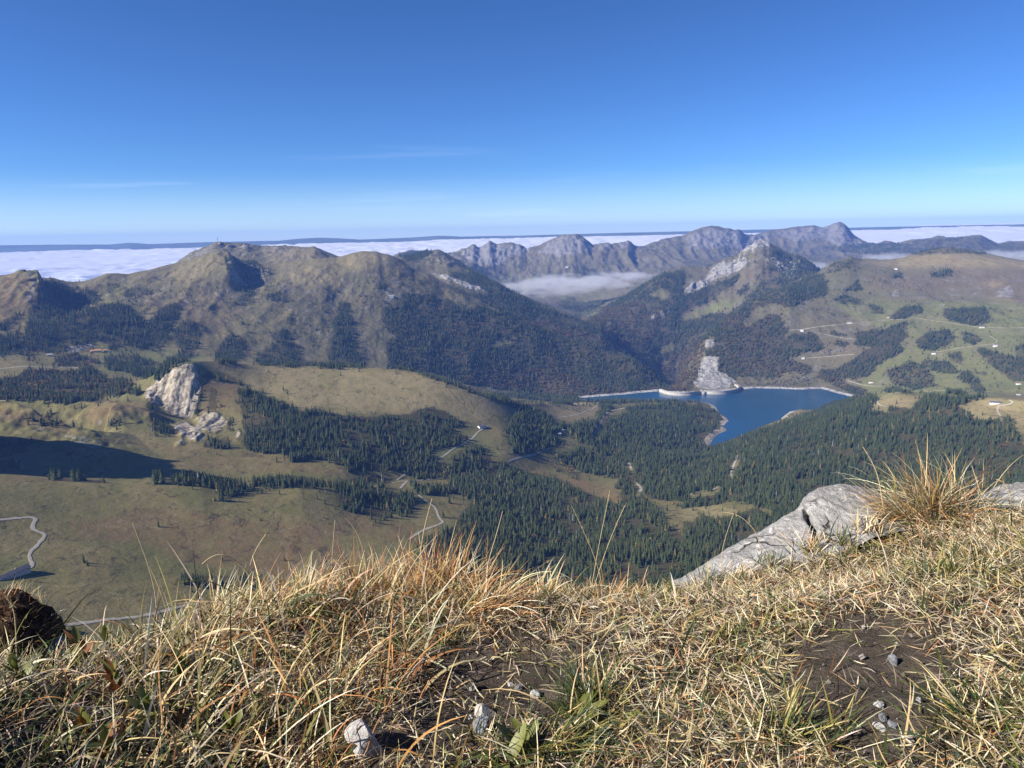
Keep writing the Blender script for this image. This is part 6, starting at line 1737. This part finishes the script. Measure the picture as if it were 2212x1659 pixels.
def leaf_shape(L, W, bend, fold=.25):
    V, F_ = [], []; n = 7
    for i in range(n):
        s_ = i / (n - 1); wd = W * math.sin(math.pi * (s_ * .86 + .12)) ** .9
        a_ = bend * s_; yy = L * s_ * math.cos(a_ * .5); zz = L * s_ * math.sin(a_ * .5)
        V += [(-wd, yy, zz + fold * wd), (0, yy, zz), (wd, yy, zz + fold * wd)]
    for i in range(n - 1):
        for q in range(2):
            F_.append((i * 3 + q, i * 3 + q + 1, i * 3 + q + 4, i * 3 + q + 3))
    return py_mesh('leaf', V, F_, None, True)


leaf_g = [leaf_shape(.05, .009, b_) for b_ in (-.6, -.2, .4)]
leaf_s = [leaf_shape(.026, .006, b_) for b_ in (-.4, .2, .6)]
for m_ in leaf_g + leaf_s: m_.materials.append(mat_leafg)
leaf_r = [leaf_shape(.026, .006, b_) for b_ in (-.4, .2, .6)]
for m_ in leaf_r: m_.materials.append(mat_leafr)
for k, (px0, py0, n, kinds, tilt, up_, lb) in enumerate([
    (578, 720, 8, [leaf_g], (15, 50), .0, 'broad leaved rosette among green blades beside the stony soil'),
    (530, 752, 9, [leaf_g], (10, 45), .0, 'low rosette with long green leaves under the wide green tuft'),
    (503, 764, 6, [leaf_g], (10, 40), .0, 'half hidden rosette below the cream and bluish stones'),
    (600, 728, 6, [leaf_g], (10, 45), .0, 'small rosette behind the green tuft with yellow tips'),
    (84, 676, 8, [leaf_r, leaf_s], (40, 85), .06, 'leafy sprig with bright red leaves in the tall turf'),
    (110, 664, 9, [leaf_s], (35, 85), .06, 'green leafy sprig right of the bright red one'),
    (118, 700, 9, [leaf_s, leaf_r], (30, 80), .05, 'leafy sprig with mixed red and green leaves in deep turf'),
    (22, 697, 9, [leaf_s], (30, 80), .05, 'green sprig under the arching straw at the turf edge'),
    (88, 748, 9, [leaf_s, leaf_r], (30, 80), .04, 'low leafy sprig with orange red tips in the deep turf'),
    (108, 766, 8, [leaf_r, leaf_s], (30, 80), .04, 'mostly reddish sprig beneath the one with orange tips'),
    (185, 690, 9, [leaf_s], (30, 80), .05, 'dark green sprig under the long arching straw'),
    (150, 735, 9, [leaf_s], (30, 80), .05, 'green sprig in the shaded hollow of the tall turf'),
    (235, 745, 9, [leaf_s], (30, 80), .04, 'green sprig left of the white limestone block')]):
    p = fgp(px0, py0)
    e = empty('leafy_plant', p); tag(e, lb, 'plant')
    for q in range(n):
        ks = kinds[q % len(kinds)]
        o = bpy.data.objects.new('leaf', ks[q % 3]); link(o, e)
        a_ = 6.283 * q / n + random.uniform(-.4, .4)
        o.rotation_euler = (R(random.uniform(*tilt)), 0, a_); o.location = (random.uniform(-.006, .006), random.uniform(-.006, .006), up_ * random.uniform(.3, 1))
        sc = random.uniform(.75, 1.25); o.scale = (sc, sc, sc)

# ---- single stalks
t = NT('pale_stalk'); gp = t.n('TexCoord').outputs['Object']
mat_stalk = t.surf(t.mix(t.noise(gp, 50, 3, .6), (.50, .37, .19), (.68, .56, .34)), .6, .3, None, .1)


def tube(name, pts, r0, r1, mat, parent, seg=6):
    p = np.array(pts); V, F_ = [], []
    for i in range(len(p)):
        tg_ = p[min(i + 1, len(p) - 1)] - p[max(i - 1, 0)]; tg_ /= np.linalg.norm(tg_) + 1e-9
        e1 = np.cross(tg_, (.3, .9, .2)); e1 /= np.linalg.norm(e1); e2 = np.cross(tg_, e1)
        r_ = r0 + (r1 - r0) * i / (len(p) - 1)
        for s_ in range(seg):
            a_ = 6.283 * s_ / seg; V.append(p[i] + r_ * (math.cos(a_) * e1 + math.sin(a_) * e2))
    for i in range(len(p) - 1):
        for s_ in range(seg): F_.append((i * seg + s_, i * seg + (s_ + 1) % seg, (i + 1) * seg + (s_ + 1) % seg, (i + 1) * seg + s_))
    return link(bpy.data.objects.new(name, py_mesh(name, V, F_, mat, True)), parent)


def smooth_curve(pts, n=24):
    p = np.array(pts, float); s_ = np.r_[0, np.cumsum(np.linalg.norm(np.diff(p, axis=0), axis=1))]
    q = np.linspace(0, s_[-1], n); r_ = np.stack([np.interp(q, s_, p[:, k]) for k in range(3)], -1)
    for _ in range(10): r_[1:-1] = .25 * r_[:-2] + .5 * r_[1:-1] + .25 * r_[2:]
    return r_


for px_l, dd, rr, head, lb in [
    ([(158, 640), (156, 593), (147, 560), (138, 538), (132.7, 522.6)], 1.55, .0012, False, 'long straight pale stalk rising over the brown meadow'),
    ([(604, 606), (601, 575), (590, 545), (578, 519), (572, 506.4)], 1.62, .0009, True, 'fine stalk of the crossing trio leaning left over the wood'),
    ([(588, 606), (592, 585), (597, 555), (605, 515), (609.8, 491)], 1.62, .0009, True, 'tallest stalk of the crossing trio over the wood'),
    ([(588, 610), (593, 590), (606, 550), (618, 520), (626.8, 501.8)], 1.64, .0009, True, 'fine stalk of the crossing trio leaning right'),
    ([(762, 560), (758, 534), (748, 522), (738, 514), (733.6, 513), (721, 511.8)], 1.80, .0009, True, 'bent stalk nodding left above the limestone outcrop'),
    ([(722, 585), (721, 554), (727, 532), (733, 515)], 1.80, .0008, False, 'thin stalk meeting the bent one above the outcrop'),
    ([(18, 700), (17, 666), (16, 632), (14.5, 606), (11, 598), (5, 595)], 1.5, .0013, True, 'nodding seed stalk before the dark turf hummock'),
    ([(1012, 512), (1010, 495), (1006, 484), (1000, 479.5), (996, 479.4)], 2.25, .0012, True, 'short nodding seed stalk on the rough pale rock'),
    ([(884, 512), (879, 479), (874, 465), (868, 455), (863, 447)], 2.1, .0014, True, 'pale stalk with feathery tip left of the big tuft'),
    ([(484, 600), (487, 565), (492, 549), (499, 526), (502.6, 511)], 1.6, .0011, False, 'single stalk leaning right above the orange tufts'),
    ([(418, 590), (421, 545), (426, 520), (432, 498.7)], 1.62, .0012, False, 'tall stalk rising in front of the curved track'),
    ([(366, 590), (366, 560), (360, 538), (350, 520), (341, 515)], 1.62, .0013, False, 'arched stalk leaning left over the brown meadow'),
    ([(330, 600), (332, 560), (334, 530), (335, 520)], 1.62, .0011, False, 'upright stalk at the end of the brown meadow'),
    ([(265, 600), (255, 582), (240, 563), (220, 551), (212, 554), (202, 564)], 1.6, .0015, False, 'thick straw arch bowing over the brown meadow'),
    ([(250, 600), (248, 570), (256, 548), (266, 534)], 1.6, .0011, False, 'slender stalk leaning right over the brown meadow'),
    ([(1006, 520), (982, 498), (975, 476), (972, 466)], 2.2, .0013, False, 'curved stalk at the right of the big tuft'),
]:
    pp = smooth_curve([at(a_, b_, dd) for a_, b_ in px_l])
    e = empty('grass_stalk', Vector(pp[0])); tag(e, lb, 'grass stalk')
    st = tube('stem', pp - pp[0], rr, rr * .55, mat_stalk, e)
    if head:
        V, F_ = [], []
        for q in range(16):
            i = 18 + (q * 5) // 16; c_ = pp[min(i, 23)] - pp[0]
            dr = np.array([random.gauss(0, 1), random.gauss(0, 1), random.uniform(-.2, 1)]); dr /= np.linalg.norm(dr)
            l_ = rr * random.uniform(3, 5.5); s2 = np.cross(dr, (0, .3, 1)); s2 /= np.linalg.norm(s2) + 1e-9
            b0 = len(V); V += [c_, c_ + dr * l_ * .5 + s2 * rr * .9, c_ + dr * l_, c_ + dr * l_ * .5 - s2 * rr * .9]; F_.append((b0, b0 + 1, b0 + 2, b0 + 3))
        link(bpy.data.objects.new('seed_head', py_mesh('seed_head', V, F_, mat_stalk)), e)
